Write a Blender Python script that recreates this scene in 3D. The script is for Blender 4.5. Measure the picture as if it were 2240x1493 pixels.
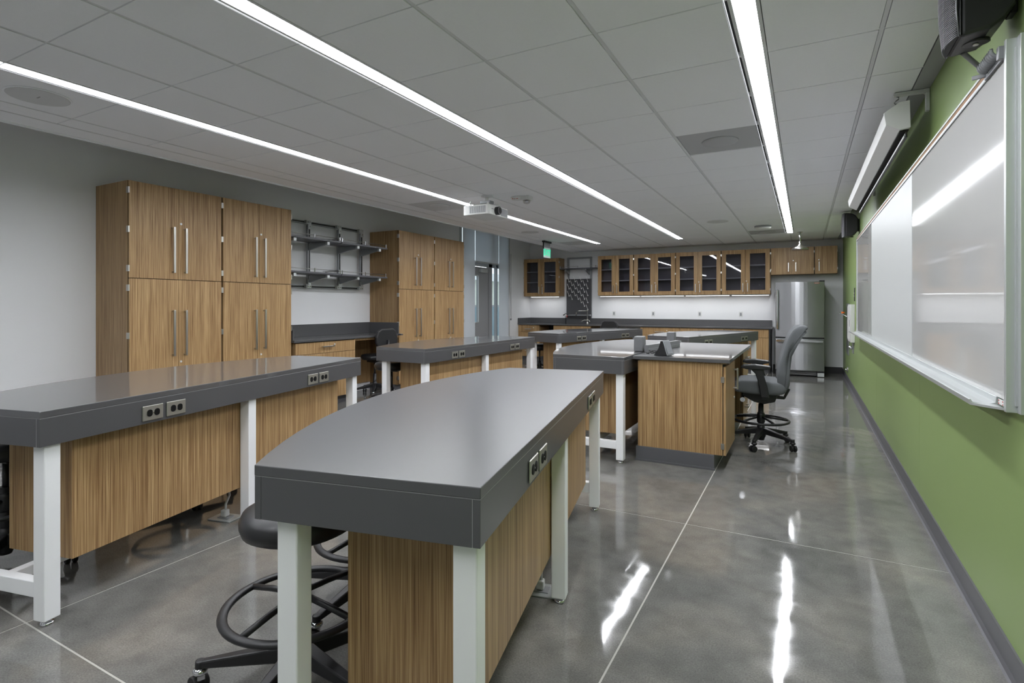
import bpy, bmesh, math, random
from mathutils import Vector, Matrix
PI = math.pi
rnd = random.Random(7)
C = bpy.context.scene.collection
for o in list(bpy.data.objects): bpy.data.objects.remove(o, do_unlink=True)

# ------------------------------------------------------------------ camera
CAMH = 1.352
cd = bpy.data.cameras.new('camera'); cam = bpy.data.objects.new('camera', cd); C.objects.link(cam)
cam.location = (0, 0, CAMH)
cam.rotation_euler = (math.radians(90), 0, math.radians(28.353))
cd.sensor_width = 36; cd.sensor_fit = 'HORIZONTAL'
cd.lens = 1186.8 / 2240 * 36
cd.shift_y = -(746.5 - 668.0) / 2240
cd.clip_start = 0.05
bpy.context.scene.camera = cam
# ------------------------------------------------------------------ world, exposure
w = bpy.data.worlds.new('world'); bpy.context.scene.world = w; w.use_nodes = True
bg = w.node_tree.nodes['Background']; bg.inputs[0].default_value = (0.90, 0.95, 1.0, 1); bg.inputs[1].default_value = 1.6
vs = bpy.context.scene.view_settings
vs.view_transform = 'Standard'; vs.look = 'None'; vs.gamma = 1; vs.exposure = 0.0
try: vs.use_curve_mapping = False
except Exception: pass
try:
    bpy.context.scene.cycles.diffuse_bounces = 8; bpy.context.scene.cycles.max_bounces = 14
except Exception: pass
LAMP = 47.0          # radiance of the ceiling strips
UNDER = 7.5

# ------------------------------------------------------------------ materials
def srgb(r, g, b):
    f = lambda c: (c/255/12.92) if c/255 <= .04045 else ((c/255+.055)/1.055)**2.4
    return (f(r), f(g), f(b), 1)
def pm(name, col, rough=.5, metal=0, spec=.5, emit=None, es=0, coat=0, coatr=.1, noise=None, bump=0, bscale=200):
    m = bpy.data.materials.new(name); m.use_nodes = True
    nt = m.node_tree; b = nt.nodes['Principled BSDF']
    b.inputs['Base Color'].default_value = col; b.inputs['Roughness'].default_value = rough
    b.inputs['Metallic'].default_value = metal; b.inputs['Specular IOR Level'].default_value = spec
    if coat: b.inputs['Coat Weight'].default_value = coat; b.inputs['Coat Roughness'].default_value = coatr
    if emit: b.inputs['Emission Color'].default_value = emit; b.inputs['Emission Strength'].default_value = es
    if noise or bump:
        tc = nt.nodes.new('ShaderNodeTexCoord')
    if noise:                         # (scale, amount)
        n = nt.nodes.new('ShaderNodeTexNoise'); n.inputs['Scale'].default_value = noise[0]; n.inputs['Detail'].default_value = 4
        nt.links.new(tc.outputs['Object'], n.inputs['Vector'])
        mx = nt.nodes.new('ShaderNodeMix'); mx.data_type = 'RGBA'
        mx.inputs[6].default_value = tuple(c*(1-noise[1]) for c in col[:3])+(1,)
        mx.inputs[7].default_value = tuple(min(1, c*(1+noise[1])) for c in col[:3])+(1,)
        nt.links.new(n.outputs['Fac'], mx.inputs[0]); nt.links.new(mx.outputs[2], b.inputs['Base Color'])
    if bump:
        n2 = nt.nodes.new('ShaderNodeTexNoise'); n2.inputs['Scale'].default_value = bscale; n2.inputs['Detail'].default_value = 3
        nt.links.new(tc.outputs['Object'], n2.inputs['Vector'])
        bp = nt.nodes.new('ShaderNodeBump'); bp.inputs['Strength'].default_value = bump; bp.inputs['Distance'].default_value = .002
        nt.links.new(n2.outputs['Fac'], bp.inputs['Height']); nt.links.new(bp.outputs['Normal'], b.inputs['Normal'])
    return m
def wood_mat(name, stops, rough=.38, seed=0):
    m = bpy.data.materials.new(name); m.use_nodes = True
    nt = m.node_tree; N = nt.nodes; L = nt.links; b = N['Principled BSDF']
    tc = N.new('ShaderNodeTexCoord'); sp = N.new('ShaderNodeSeparateXYZ'); L.new(tc.outputs['Object'], sp.inputs[0])
    oi = N.new('ShaderNodeObjectInfo')
    add = N.new('ShaderNodeMath'); add.operation = 'ADD'; L.new(sp.outputs[0], add.inputs[0]); L.new(sp.outputs[1], add.inputs[1])
    off = N.new('ShaderNodeMath'); off.operation = 'MULTIPLY_ADD'; L.new(oi.outputs['Random'], off.inputs[0]); off.inputs[1].default_value = 9.7; L.new(add.outputs[0], off.inputs[2])
    def stripe(sx, sz, det, dist=0.):
        cx = N.new('ShaderNodeCombineXYZ')
        m1 = N.new('ShaderNodeMath'); m1.operation = 'MULTIPLY'; m1.inputs[1].default_value = sx; L.new(off.outputs[0], m1.inputs[0])
        m2 = N.new('ShaderNodeMath'); m2.operation = 'MULTIPLY'; m2.inputs[1].default_value = sz; L.new(sp.outputs[2], m2.inputs[0])
        L.new(m1.outputs[0], cx.inputs[0]); L.new(m2.outputs[0], cx.inputs[1]); cx.inputs[2].default_value = seed
        n = N.new('ShaderNodeTexNoise'); n.inputs['Scale'].default_value = 1; n.inputs['Detail'].default_value = det
        n.inputs['Roughness'].default_value = .6; n.inputs['Distortion'].default_value = dist
        L.new(cx.outputs[0], n.inputs['Vector']); return n
    a = stripe(125, 1.1, 3, .3); c = stripe(430, 3.0, 2, .2); d = stripe(22, .3, 1)
    mx = N.new('ShaderNodeMath'); mx.operation = 'MULTIPLY_ADD'; mx.inputs[1].default_value = .50; L.new(c.outputs['Fac'], mx.inputs[0])
    s1 = N.new('ShaderNodeMath'); s1.operation = 'MULTIPLY'; s1.inputs[1].default_value = .48; L.new(a.outputs['Fac'], s1.inputs[0]); L.new(s1.outputs[0], mx.inputs[2])
    m3 = N.new('ShaderNodeMath'); m3.operation = 'MULTIPLY_ADD'; m3.inputs[1].default_value = .13; L.new(d.outputs['Fac'], m3.inputs[0]); L.new(mx.outputs[0], m3.inputs[2])
    cr = N.new('ShaderNodeValToRGB'); L.new(m3.outputs[0], cr.inputs[0])
    el = cr.color_ramp.elements
    el[0].position = stops[0][0]; el[0].color = stops[0][1]; el[1].position = stops[-1][0]; el[1].color = stops[-1][1]
    for p, col in stops[1:-1]: e = el.new(p); e.color = col
    L.new(cr.outputs[0], b.inputs['Base Color'])
    b.inputs['Roughness'].default_value = rough; b.inputs['Specular IOR Level'].default_value = .35
    bp = N.new('ShaderNodeBump'); bp.inputs['Strength'].default_value = .12; bp.inputs['Distance'].default_value = .001
    L.new(c.outputs['Fac'], bp.inputs['Height']); L.new(bp.outputs['Normal'], b.inputs['Normal'])
    return m
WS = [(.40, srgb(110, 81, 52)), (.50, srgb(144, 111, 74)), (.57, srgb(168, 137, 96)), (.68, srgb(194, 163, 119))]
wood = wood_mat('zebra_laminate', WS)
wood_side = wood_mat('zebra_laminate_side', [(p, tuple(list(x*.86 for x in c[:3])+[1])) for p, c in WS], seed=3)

def floor_mat():
    m = bpy.data.materials.new('polished_concrete'); m.use_nodes = True
    nt = m.node_tree; N = nt.nodes; L = nt.links; b = N['Principled BSDF']
    tc = N.new('ShaderNodeTexCoord')
    def nz(s, d, dist=0, sc=None):
        n = N.new('ShaderNodeTexNoise'); n.inputs['Scale'].default_value = s; n.inputs['Detail'].default_value = d; n.inputs['Distortion'].default_value = dist
        if sc:
            mp = N.new('ShaderNodeMapping'); mp.inputs['Scale'].default_value = sc; L.new(tc.outputs['Object'], mp.inputs[0]); L.new(mp.outputs[0], n.inputs['Vector'])
        else: L.new(tc.outputs['Object'], n.inputs['Vector'])
        return n
    big = nz(1.7, 5, .6); mid = nz(9, 5, .3); fine = nz(150, 3); speck = nz(420, 2)
    cr = N.new('ShaderNodeValToRGB'); L.new(big.outputs['Fac'], cr.inputs[0])
    cr.color_ramp.elements[0].position = .32; cr.color_ramp.elements[0].color = srgb(98, 98, 96)
    cr.color_ramp.elements[1].position = .68; cr.color_ramp.elements[1].color = srgb(122, 119, 113)
    e = cr.color_ramp.elements.new(.5); e.color = srgb(109, 108, 105)
    def mult(src, fac, lo, hi):
        mr = N.new('ShaderNodeMapRange'); mr.inputs[1].default_value = .3; mr.inputs[2].default_value = .7; mr.inputs[3].default_value = lo; mr.inputs[4].default_value = hi
        L.new(fac, mr.inputs[0]); mx = N.new('ShaderNodeVectorMath'); mx.operation = 'SCALE'; L.new(src, mx.inputs[0]); L.new(mr.outputs[0], mx.inputs['Scale']); return mx.outputs[0]
    c = mult(cr.outputs[0], mid.outputs['Fac'], .86, 1.14); c = mult(c, fine.outputs['Fac'], .80, 1.18); c = mult(c, speck.outputs['Fac'], .84, 1.2)
    L.new(c, b.inputs['Base Color'])
    mr = N.new('ShaderNodeMapRange'); mr.inputs[1].default_value = .3; mr.inputs[2].default_value = .7; mr.inputs[3].default_value = .035; mr.inputs[4].default_value = .10
    L.new(mid.outputs['Fac'], mr.inputs[0]); L.new(mr.outputs[0], b.inputs['Roughness'])
    b.inputs['Specular IOR Level'].default_value = .45
    wob = nz(1.9, 2, .1)
    bp = N.new('ShaderNodeBump'); bp.inputs['Strength'].default_value = .4; bp.inputs['Distance'].default_value = .007
    L.new(wob.outputs['Fac'], bp.inputs['Height']); L.new(bp.outputs['Normal'], b.inputs['Normal'])
    return m
M = dict(
 floor=floor_mat(), joint=pm('joint_filler', srgb(176, 174, 168), .5),
 wall=pm('painted_wall', srgb(228, 229, 231), .75, noise=(2, .01), bump=.05),
 wallgreen=pm('green_paint', srgb(130, 151, 95), .42, bump=.05, bscale=400, spec=.35),
 tile=pm('ceiling_tile', srgb(238, 239, 243), .9, noise=(60, .02), bump=.3, bscale=350),
 grid=pm('ceiling_grid', srgb(214, 215, 218), .6), trimgrey=pm('grey_trim', srgb(160, 161, 163), .6), slot=pm('ceiling_void', srgb(70, 70, 70), .9),
 base=pm('rubber_base', srgb(88, 88, 92), .45), baseblack=pm('black_base', srgb(34, 34, 36), .45),
 polished=pm('polished_resin', srgb(82, 82, 84), .3, spec=.5, coat=.8, coatr=.04), top=pm('epoxy_resin', srgb(80, 80, 82), .29, spec=.62, noise=(5, .03)), seam=pm('resin_seam_highlight', srgb(140, 140, 142), .4),  # seam grey serves the apron joints and the painted worktop edge highlight
 white=pm('white_powder_coat', srgb(240, 241, 243), .35), rec=pm('receptacle_black', srgb(12, 12, 13), .5, spec=.2), lockm=pm('lock_metal', srgb(214, 214, 212), .35, .3), black=pm('black_plastic', srgb(30, 30, 32), .42),
 vinyl=pm('black_vinyl', srgb(36, 36, 38), .38, bump=.08, bscale=500), rubber=pm('rubber', srgb(24, 24, 25), .6),
 dark=pm('dark_gap', srgb(24, 22, 20), .8), chrome=pm('chrome', srgb(215, 216, 220), .1, 1), nickel=pm('brushed_nickel', srgb(190, 188, 183), .28, 1),
 steel=pm('galvanised_steel', srgb(150, 153, 155), .42, .7), aluminium=pm('aluminium', srgb(196, 200, 200), .38, .55),
 plate=pm('outlet_plate', srgb(172, 170, 162), .36, .75), fabric=pm('grey_fabric', srgb(92, 95, 97), .85, bump=.25, bscale=900),
 board=pm('whiteboard_gloss', srgb(190, 190, 188), .055, spec=.32), boardm=pm('whiteboard_matt', srgb(192, 195, 194), .42, spec=.4),
 cork=pm('cork_strip', srgb(160, 128, 102), .9, noise=(300, .15)), device=pm('white_plastic', srgb(214, 215, 213), .4), devgrey=pm('grey_plastic', srgb(136, 138, 141), .4),
 panel2=pm('diffuser_grey', srgb(176, 177, 180), .6), panel=pm('grey_painted_steel', srgb(138, 139, 141), .45), pedestal=pm('pedestal_grey', srgb(108, 109, 111), .4), shade=pm('roller_shade', srgb(226, 230, 234), .8, bump=.1, bscale=700),
 inside=pm('cabinet_interior', srgb(150, 148, 150), .6), shelf=pm('phenolic_shelf', srgb(84, 84, 90), .35), peg=pm('white_peg', srgb(240, 240, 240), .35),
 pegboard=pm('black_pegboard', srgb(74, 74, 77), .35), red=pm('red_print', srgb(180, 40, 34), .5), orange=pm('orange_plastic', srgb(226, 110, 30), .4),
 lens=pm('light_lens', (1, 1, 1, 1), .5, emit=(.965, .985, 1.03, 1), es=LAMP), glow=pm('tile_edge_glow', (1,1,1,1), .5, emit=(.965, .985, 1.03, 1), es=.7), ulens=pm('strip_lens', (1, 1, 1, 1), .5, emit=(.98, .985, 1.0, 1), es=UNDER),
 exitpale=pm('exit_field', srgb(170, 205, 190), .3), exitg=pm('exit_green', srgb(30, 160, 120), .4, emit=srgb(30, 215, 160), es=.9), concrete=pm('outdoor_paving', srgb(150, 150, 145), .9, noise=(4, .1)),
 siding=pm('pale_siding', srgb(222, 224, 214), .8), fence=pm('teal_fence', srgb(118, 140, 148), .6), roofing=pm('pale_fascia', srgb(236, 238, 238), .6),
 lensglass=pm('lens_glass', srgb(20, 18, 26), .05, coat=1, coatr=.02), grille=pm('speaker_grille', srgb(128, 128, 134), .4, .3),
 screen=pm('tablet_screen', srgb(120, 122, 126), .15), cord=pm('white_cord', srgb(205, 205, 203), .5))
def brushed():
    m = pm('stainless_steel', srgb(152, 153, 155), .3, 1); nt = m.node_tree; b = nt.nodes['Principled BSDF']; b.inputs['Anisotropic'].default_value = .85; b.inputs['Anisotropic Rotation'].default_value = .25; tg = nt.nodes.new('ShaderNodeTangent'); tg.direction_type = 'RADIAL'; tg.axis = 'Z'; nt.links.new(tg.outputs[0], b.inputs['Tangent'])
    tc = nt.nodes.new('ShaderNodeTexCoord'); mp = nt.nodes.new('ShaderNodeMapping'); mp.inputs['Scale'].default_value = (3, 3, 500)
    n = nt.nodes.new('ShaderNodeTexNoise'); n.inputs['Scale'].default_value = 1.0; nt.links.new(tc.outputs['Object'], mp.inputs[0]); nt.links.new(mp.outputs[0], n.inputs['Vector'])
    mr = nt.nodes.new('ShaderNodeMapRange'); mr.inputs[3].default_value = .30; mr.inputs[4].default_value = .42
    nt.links.new(n.outputs['Fac'], mr.inputs[0]); nt.links.new(mr.outputs[0], b.inputs['Roughness']); return m
_m = M['shade']; _n = _m.node_tree; _t = _n.nodes.new('ShaderNodeBsdfTranslucent'); _t.inputs[0].default_value = (.8, .84, .88, 1); _x = _n.nodes.new('ShaderNodeMixShader'); _x.inputs[0].default_value = .3
_n.links.new(_n.nodes['Principled BSDF'].outputs[0], _x.inputs[1]); _n.links.new(_t.outputs[0], _x.inputs[2]); _n.links.new(_x.outputs[0], _n.nodes['Material Output'].inputs[0])
M['stainless'] = brushed(); M['speakergrey'] = pm('pale_grille', srgb(206, 207, 209), .8)
def glassm(name, tint, f=1.5):
    m = bpy.data.materials.new(name); m.use_nodes = True; nt = m.node_tree; N = nt.nodes; N.remove(N['Principled BSDF'])
    t = N.new('ShaderNodeBsdfTransparent'); t.inputs[0].default_value = tint; g = N.new('ShaderNodeBsdfGlossy'); g.inputs['Roughness'].default_value = .02
    lw = N.new('ShaderNodeLayerWeight'); lw.inputs[0].default_value = .5; pw = N.new('ShaderNodeMath'); pw.operation = 'POWER'; pw.inputs[1].default_value = 5; nt.links.new(lw.outputs['Facing'], pw.inputs[0]); fr = N.new('ShaderNodeMath'); fr.operation = 'MULTIPLY_ADD'; fr.inputs[1].default_value = .95; fr.inputs[2].default_value = .045; nt.links.new(pw.outputs[0], fr.inputs[0]); mx = N.new('ShaderNodeMixShader')
    nt.links.new(fr.outputs[0], mx.inputs[0]); nt.links.new(t.outputs[0], mx.inputs[1]); nt.links.new(g.outputs[0], mx.inputs[2])
    nt.links.new(mx.outputs[0], N['Material Output'].inputs[0]); return m
M['glass'] = glassm('cabinet_glass', (.72, .72, .76, 1)); M['clear'] = glassm('window_glass', (.9, .95, .97, 1)); M['dome'] = glassm('clear_dome', (.85, .85, .85, 1))

# ------------------------------------------------------------------ mesh helpers
class MB:
    def __init__(s): s.bm = bmesh.new()
    def box(s, x0, x1, y0, y1, z0, z1):
        v = [s.bm.verts.new(p) for p in ((x0,y0,z0),(x1,y0,z0),(x1,y1,z0),(x0,y1,z0),(x0,y0,z1),(x1,y0,z1),(x1,y1,z1),(x0,y1,z1))]
        for f in ((0,3,2,1),(4,5,6,7),(0,1,5,4),(1,2,6,5),(2,3,7,6),(3,0,4,7)): s.bm.faces.new([v[i] for i in f])
        return s
    def prism(s, pts, h0, h1, ax='z'):
        def mk(p, h):
            return (p[0], p[1], h) if ax == 'z' else ((h, p[0], p[1]) if ax == 'x' else (p[0], h, p[1]))
        a = [s.bm.verts.new(mk(p, h0)) for p in pts]; b = [s.bm.verts.new(mk(p, h1)) for p in pts]; n = len(pts)
        s.bm.faces.new(a); s.bm.faces.new(b[::-1])
        for i in range(n): s.bm.faces.new([a[i], b[i], b[(i+1) % n], a[(i+1) % n]])
        return s
    def frame(s, p0, p1):
        d = (Vector(p1)-Vector(p0)).normalized(); up = Vector((0,0,1)) if abs(d.z) < .95 else Vector((1,0,0))
        a = d.cross(up).normalized(); return a, d.cross(a).normalized()
    def cyl(s, p0, p1, r0, r1=None, n=16):
        r1 = r0 if r1 is None else r1; a, b = s.frame(p0, p1); A = []; B = []
        for i in range(n):
            t = 2*PI*i/n; o = a*math.cos(t)+b*math.sin(t)
            A.append(s.bm.verts.new(Vector(p0)+o*r0)); B.append(s.bm.verts.new(Vector(p1)+o*r1))
        s.bm.faces.new(A); s.bm.faces.new(B[::-1])
        for i in range(n):
            f = s.bm.faces.new([A[i], B[i], B[(i+1) % n], A[(i+1) % n]]); f.smooth = True
        return s
    def bar(s, p0, p1, w, h, w1=None, h1=None):      # rectangular bar, w sideways, h vertical-ish
        w1 = w if w1 is None else w1; h1 = h if h1 is None else h1
        d = (Vector(p1)-Vector(p0)).normalized(); up = Vector((0,0,1)) if abs(d.z) < .95 else Vector((0,1,0))
        a = d.cross(up).normalized(); b = a.cross(d).normalized()
        A = [s.bm.verts.new(Vector(p0)+a*i*w/2+b*j*h/2) for i, j in ((-1,-1),(1,-1),(1,1),(-1,1))]
        B = [s.bm.verts.new(Vector(p1)+a*i*w1/2+b*j*h1/2) for i, j in ((-1,-1),(1,-1),(1,1),(-1,1))]
        s.bm.faces.new(A[::-1]); s.bm.faces.new(B)
        for i in range(4): s.bm.faces.new([A[i], A[(i+1) % 4], B[(i+1) % 4], B[i]])
        return s
    def tube(s, pts, r, n=10, closed=False, rz=None):
        P = [Vector(p) for p in pts]; m = len(P); R = []; rz = rz or r
        for i, p in enumerate(P):
            if closed: d = (P[(i+1) % m]-P[i-1])
            else: d = P[min(i+1, m-1)]-P[max(i-1, 0)]
            d.normalize(); up = Vector((0,0,1)) if abs(d.z) < .9 else Vector((1,0,0))
            a = d.cross(up).normalized(); b = a.cross(d).normalized()
            R.append([s.bm.verts.new(p+a*math.cos(2*PI*k/n)*r+b*math.sin(2*PI*k/n)*rz) for k in range(n)])
        for i in range(m if closed else m-1):
            j = (i+1) % m
            for k in range(n):
                f = s.bm.faces.new([R[i][k], R[i][(k+1) % n], R[j][(k+1) % n], R[j][k]]); f.smooth = True
        if not closed: s.bm.faces.new(R[0]); s.bm.faces.new(R[-1][::-1])
        return s
    def lathe(s, prof, c=(0,0,0), n=32, ax='z', squash=(1,1)):
        R = []
        for r, h in prof:
            ring = []
            for k in range(n):
                t = 2*PI*k/n; x, y = r*math.cos(t)*squash[0], r*math.sin(t)*squash[1]
                p = (x, y, h) if ax == 'z' else ((h, x, y) if ax == 'x' else (x, h, y))
                ring.append(s.bm.verts.new(Vector(c)+Vector(p)))
            R.append(ring)
        for i in range(len(R)-1):
            for k in range(n):
                f = s.bm.faces.new([R[i][k], R[i][(k+1) % n], R[i+1][(k+1) % n], R[i+1][k]]); f.smooth = True
        s.bm.faces.new(R[0][::-1]); s.bm.faces.new(R[-1]); return s
    def build(s, name, mat, parent=None, bevel=0, seg=2, rot=None, loc=None, smooth=False):
        bmesh.ops.recalc_face_normals(s.bm, faces=s.bm.faces)
        me = bpy.data.meshes.new(name); s.bm.to_mesh(me); s.bm.free()
        me.materials.append(mat); o = bpy.data.objects.new(name, me); C.objects.link(o)
        if smooth:
            for p in me.polygons: p.use_smooth = True
        if parent: o.parent = parent
        if loc: o.location = loc
        if rot: o.rotation_euler = rot
        if bevel:
            b = o.modifiers.new('bevel', 'BEVEL'); b.width = bevel; b.segments = seg; b.limit_method = 'ANGLE'; b.angle_limit = math.radians(50)
            if hasattr(b, 'harden_normals'): b.harden_normals = False
        return o
def thing(name, label, cat, loc=(0,0,0), rz=0, group=None):
    o = bpy.data.objects.new(name, None); C.objects.link(o); o.location = loc; o.rotation_euler = (0,0,rz); o.empty_display_size = .1
    o['label'] = label; o['category'] = cat
    if group: o['group'] = group
    return o
def tag(o, label, cat, group=None):
    o['label'] = label; o['category'] = cat
    if group: o['group'] = group
    return o
def struct(name, mb, mat, parent=None, bevel=0):
    o = mb.build(name, mat, parent, bevel)
    if not parent: o['kind'] = 'structure'
    return o
def lab(o, l): o['label'] = l; return o
def dup(o, parent=None, loc=None):
    c = o.copy(); C.objects.link(c)
    if parent: c.parent = parent
    if loc: c.location = loc
    return c
def text(name, body, size, mat, parent, loc, rot, depth=.0005):
    cu = bpy.data.curves.new(name, 'FONT'); cu.body = body; cu.size = size; cu.extrude = depth; cu.offset = size*.028; cu.align_x = 'CENTER'; cu.align_y = 'CENTER'
    t = bpy.data.objects.new(name, cu); C.objects.link(t)
    me = bpy.data.meshes.new_from_object(t.evaluated_get(bpy.context.evaluated_depsgraph_get())); bpy.data.objects.remove(t)
    me.materials.clear(); me.materials.append(mat)
    o = bpy.data.objects.new(name, me); C.objects.link(o); o.parent = parent; o.location = loc; o.rotation_euler = rot; return o

# ------------------------------------------------------------------ room shell
XR, XL, YB, YF, ZC = .666, -6.25, 12.55, -2.9, 2.669
ZT = 3.25; CE = -5.02       # the ceiling stops short of the left wall; the wall runs on above it
ROW0, T = 1.2867, .6096
fl = struct('floor', MB().box(XL-.1, XR+.1, YF-.1, YB+.1, -.12, -.0015), M['joint'])
fx = [XL-.02, -5.20, -2.925, -.648, XR+.02]; fy = [YF-.02, -1.37, 1.052, 3.473, 5.895, 8.317, 10.74, YB+.02]
for i in range(len(fx)-1):
    for j in range(len(fy)-1):
        g = .0042
        s_ = MB().box(fx[i]+g, fx[i+1]-g, fy[j]+g, fy[j+1]-g, -.05, 0).build('slab', M['floor'], fl)
wl = MB()
wl.box(XL-.12, XL, YF-.1, 9.36, -.05, ZT); wl.box(XL-.12, XL, 11.44, YB+.1, -.05, ZT); wl.box(XL-.12, XL, 9.36, 11.44, 3.05, ZT)
wl = struct('wall_left', wl, M['wall'])
struct('wall_back', MB().box(XL-.12, XR+.12, YB, YB+.12, -.05, ZT), M['wall'])
struct('wall_front', MB().box(XL-.12, XR+.12, YF-.12, YF, -.05, ZT), M['wall'])
wr = struct('wall_right', MB().box(XR+.006, XR+.12, YF-.1, YB+.1, -.05, ZT), M['dark'])
ys = [YF, -.45, 1.99, 4.43, 6.87, 9.31, 11.75, YB]
for a, b in zip(ys[:-1], ys[1:]): MB().box(XR, XR+.008, a+.0012, b-.0012, 0, ZT-.1).build('wall_panel', M['wallgreen'], wr)
struct('ceiling_upper', MB().box(XL-.12, XR+.12, YF-.1, YB+.1, ZT, ZT+.1), M['wall'])
# ---- ceiling grid, tiles, trim
cols = [-4.78, -4.5544, -3.949, -3.3452, -2.7382, -2.125, -1.5126, -.8972, -.2868, .3237, .585]
STR = {-3.949: -3.868, -2.125: -2.165, -.2868: -.234}     # light strips replace the grid line here
HW = .062
rows = [ROW0+T*k for k in range(-7, 19)]; rows = [YF+.02]+[r for r in rows if r > YF+.2 and r < YB-.1]+[YB]
LY0, LY1 = ROW0-2*2*T, ROW0+T*16
ce = struct('ceiling', MB().box(CE, XR, YF, YB, ZC+.03, ZC+.05), M['slot'])
gr = MB()
for x in cols[1:-1]:
    if x in STR: gr.box(STR[x]-.006, STR[x]+.006, LY1+.01, YB, ZC-.001, ZC+.03)
    else: gr.box(x-.0095, x+.0095, YF, YB, ZC+.0035, ZC+.03)
for y in rows[1:-1]: gr.box(-4.78, .585, y-.007, y+.007, ZC+.004, ZC+.029)
gr.box(-4.79, -4.775, YF, YB, ZC, ZC+.03)
gr = gr.build('ceiling_grid', M['grid'], ce)
DIFF = {(-.8972, 5): 1, (-4.5544, 7): 1, (-4.5544, 15): 1, (-.8972, 15): 1}
cells = {}
for i in range(len(cols)-1):
    for j in range(len(rows)-1):
        x0, x1, y0, y1 = cols[i], cols[i+1], rows[j], rows[j+1]
        lit = y0 < LY1-.05 and y0 > LY0-.05
        if x0 in STR: x0 = STR[x0]+(HW+.004 if lit else .008)
        else: x0 += .0125
        if x1 in STR: x1 = STR[x1]-(HW+.02 if lit else .008)
        else: x1 -= .0125
        k = round((y0-ROW0)/T)
        if (cols[i], k) in DIFF: cells[(cols[i], k)] = (x0, x1, y0+.007, y1-.007); continue
        MB().box(x0, x1, y0+.0045, y1-.0045, ZC, ZC+.016).build('ceiling_tile', M['tile'], ce)
tr = MB().box(CE, -4.782, YF, YB, ZC+.001, ZC+.012); tr.box(CE-.012, CE, YF, YB, ZC-.012, ZC+.14)
struct('trim_1', tr, M['tile'])
struct('trim_2', MB().box(.578, XR, YF, YB, ZC-.003, ZC+.012), M['trimgrey'])
# ---- baseboards
bb = MB().box(XR-.008, XR, YF, YB, 0, .112); bb.prism([(XR-.024, 0), (XR-.008, 0), (XR-.008, .022), (XR-.016, .006)], YF, YB, 'y'); struct('baseboard_right', bb, M['base'])
struct('baseboard_back', MB().box(.33, XR-.008, YB-.01, YB, 0, .13).box(-.585, .33, YB-.01, YB, 0, .13), M['baseblack'])
struct('baseboard_left', MB().box(XL, XL+.01, YF, 2.79, 0, .11).box(XL, XL+.01, 8.57, 9.3, 0, .11), M['base'])
# ---- ceiling light strips
for nm, cx in zip(('left', 'middle', 'right'), STR.values()):
    k = 0; y = LY0
    t = thing('linear_ceiling_light', {'left': 'leftmost of the three long recessed white light strips in the ceiling',
        'middle': 'middle long recessed light strip running down the ceiling between the other two', 'right': 'rightmost long recessed ceiling light strip, nearest the green wall'}[nm], 'ceiling light', (cx, 0, ZC), 0, 'recessed light strips')
    fr = MB(); fr.box(-HW, -.046, LY0, LY1, -.002, .03); fr.box(.046, HW, LY0, LY1, -.002, .03); fr.box(-HW, HW, LY0-.01, LY0, -.002, .03); fr.box(-HW, HW, LY1, LY1+.01, -.002, .03)
    fr.build('housing', M['grid'], t)
    MB().box(-HW-.0155, -HW-.0125, LY0, LY1, .001, .006).build('edge_glow_line', M['glow'], t)  # emissive line stands in for strip light leaking onto the tile edge
    first = MB().box(-.044, .044, .006, 4/2*T-.006, .003, .006).build('lens', M['lens'], t, loc=(0, y, 0)); y += 2*T
    while y < LY1-.1: dup(first, t, (0, y, 0)); y += 2*T
# ---- diffusers
DL = {(-.8972, 5): 'large square ceiling air diffuser with round centre, beside the right light strip, nearest the camera',
      (-4.5544, 7): 'square ceiling air diffuser left of the projector, above the tall cabinets',
      (-4.5544, 15): 'square ceiling air diffuser near the exit sign', (-.8972, 15): 'square ceiling air diffuser near the shower head at the back'}
for key, (x0, x1, y0, y1) in cells.items():
    t = thing('air_diffuser', DL[key], 'air vent', ((x0+x1)/2, (y0+y1)/2, ZC), 0, 'ceiling air diffusers')
    hx, hy = (x1-x0)/2-.002, (y1-y0)/2-.002
    MB().box(-hx, hx, -hy, hy, .004, .014).build('face_plate', M['panel2'] if key[0] > -1 else M['speakergrey'], t)
    MB().lathe([(.14, .004), (.135, -.004), (.10, -.010), (.0, -.012)], n=32).build('round_plaque', M['panel2'] if key[0] > -1 else M['speakergrey'], t)

# ------------------------------------------------------------------ door wall (left), outside
wf = MB(); wf.box(XL-.12, XL+.012, 9.30, 9.385, 0, 3.05); wf.box(XL-.12, XL+.012, 11.35, 11.44, 0, 3.05); wf.box(XL-.12, XL+.012, 9.38, 11.35, 3.0, 3.05)
win = struct('window_1', wf, M['aluminium'])
fm = MB(); fm.box(-6.36, -6.30, 9.38, 9.46, 0, 3.0); fm.box(-6.36, -6.29, 10.56, 10.70, 0, 3.0); fm.box(-6.36, -6.29, 10.90, 10.95, 0, 3.0); fm.box(-6.36, -6.29, 9.38, 11.35, 2.22, 2.33); fm.box(-6.36, -6.30, 11.28, 11.35, 0, 3.0)
fm.build('window_frame', M['panel'], win)
MB().box(-6.335, -6.33, 9.46, 11.28, 2.33, 3.0).build('pane', M['clear'], win); MB().box(-6.335, -6.33, 10.70, 10.90, .1, 2.22).build('pane', M['clear'], win); MB().box(-6.335, -6.33, 10.95, 11.28, .1, 2.22).build('pane', M['clear'], win)
d = MB(); d.box(-6.345, -6.30, 9.62, 9.80, .01, 2.20); d.box(-6.345, -6.30, 10.11, 10.55, .01, 2.20); d.box(-6.345, -6.30, 9.80, 10.11, .01, .99); d.box(-6.345, -6.30, 9.80, 10.11, 2.0, 2.20)
door = struct('door_1', d, M['panel'])
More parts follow.
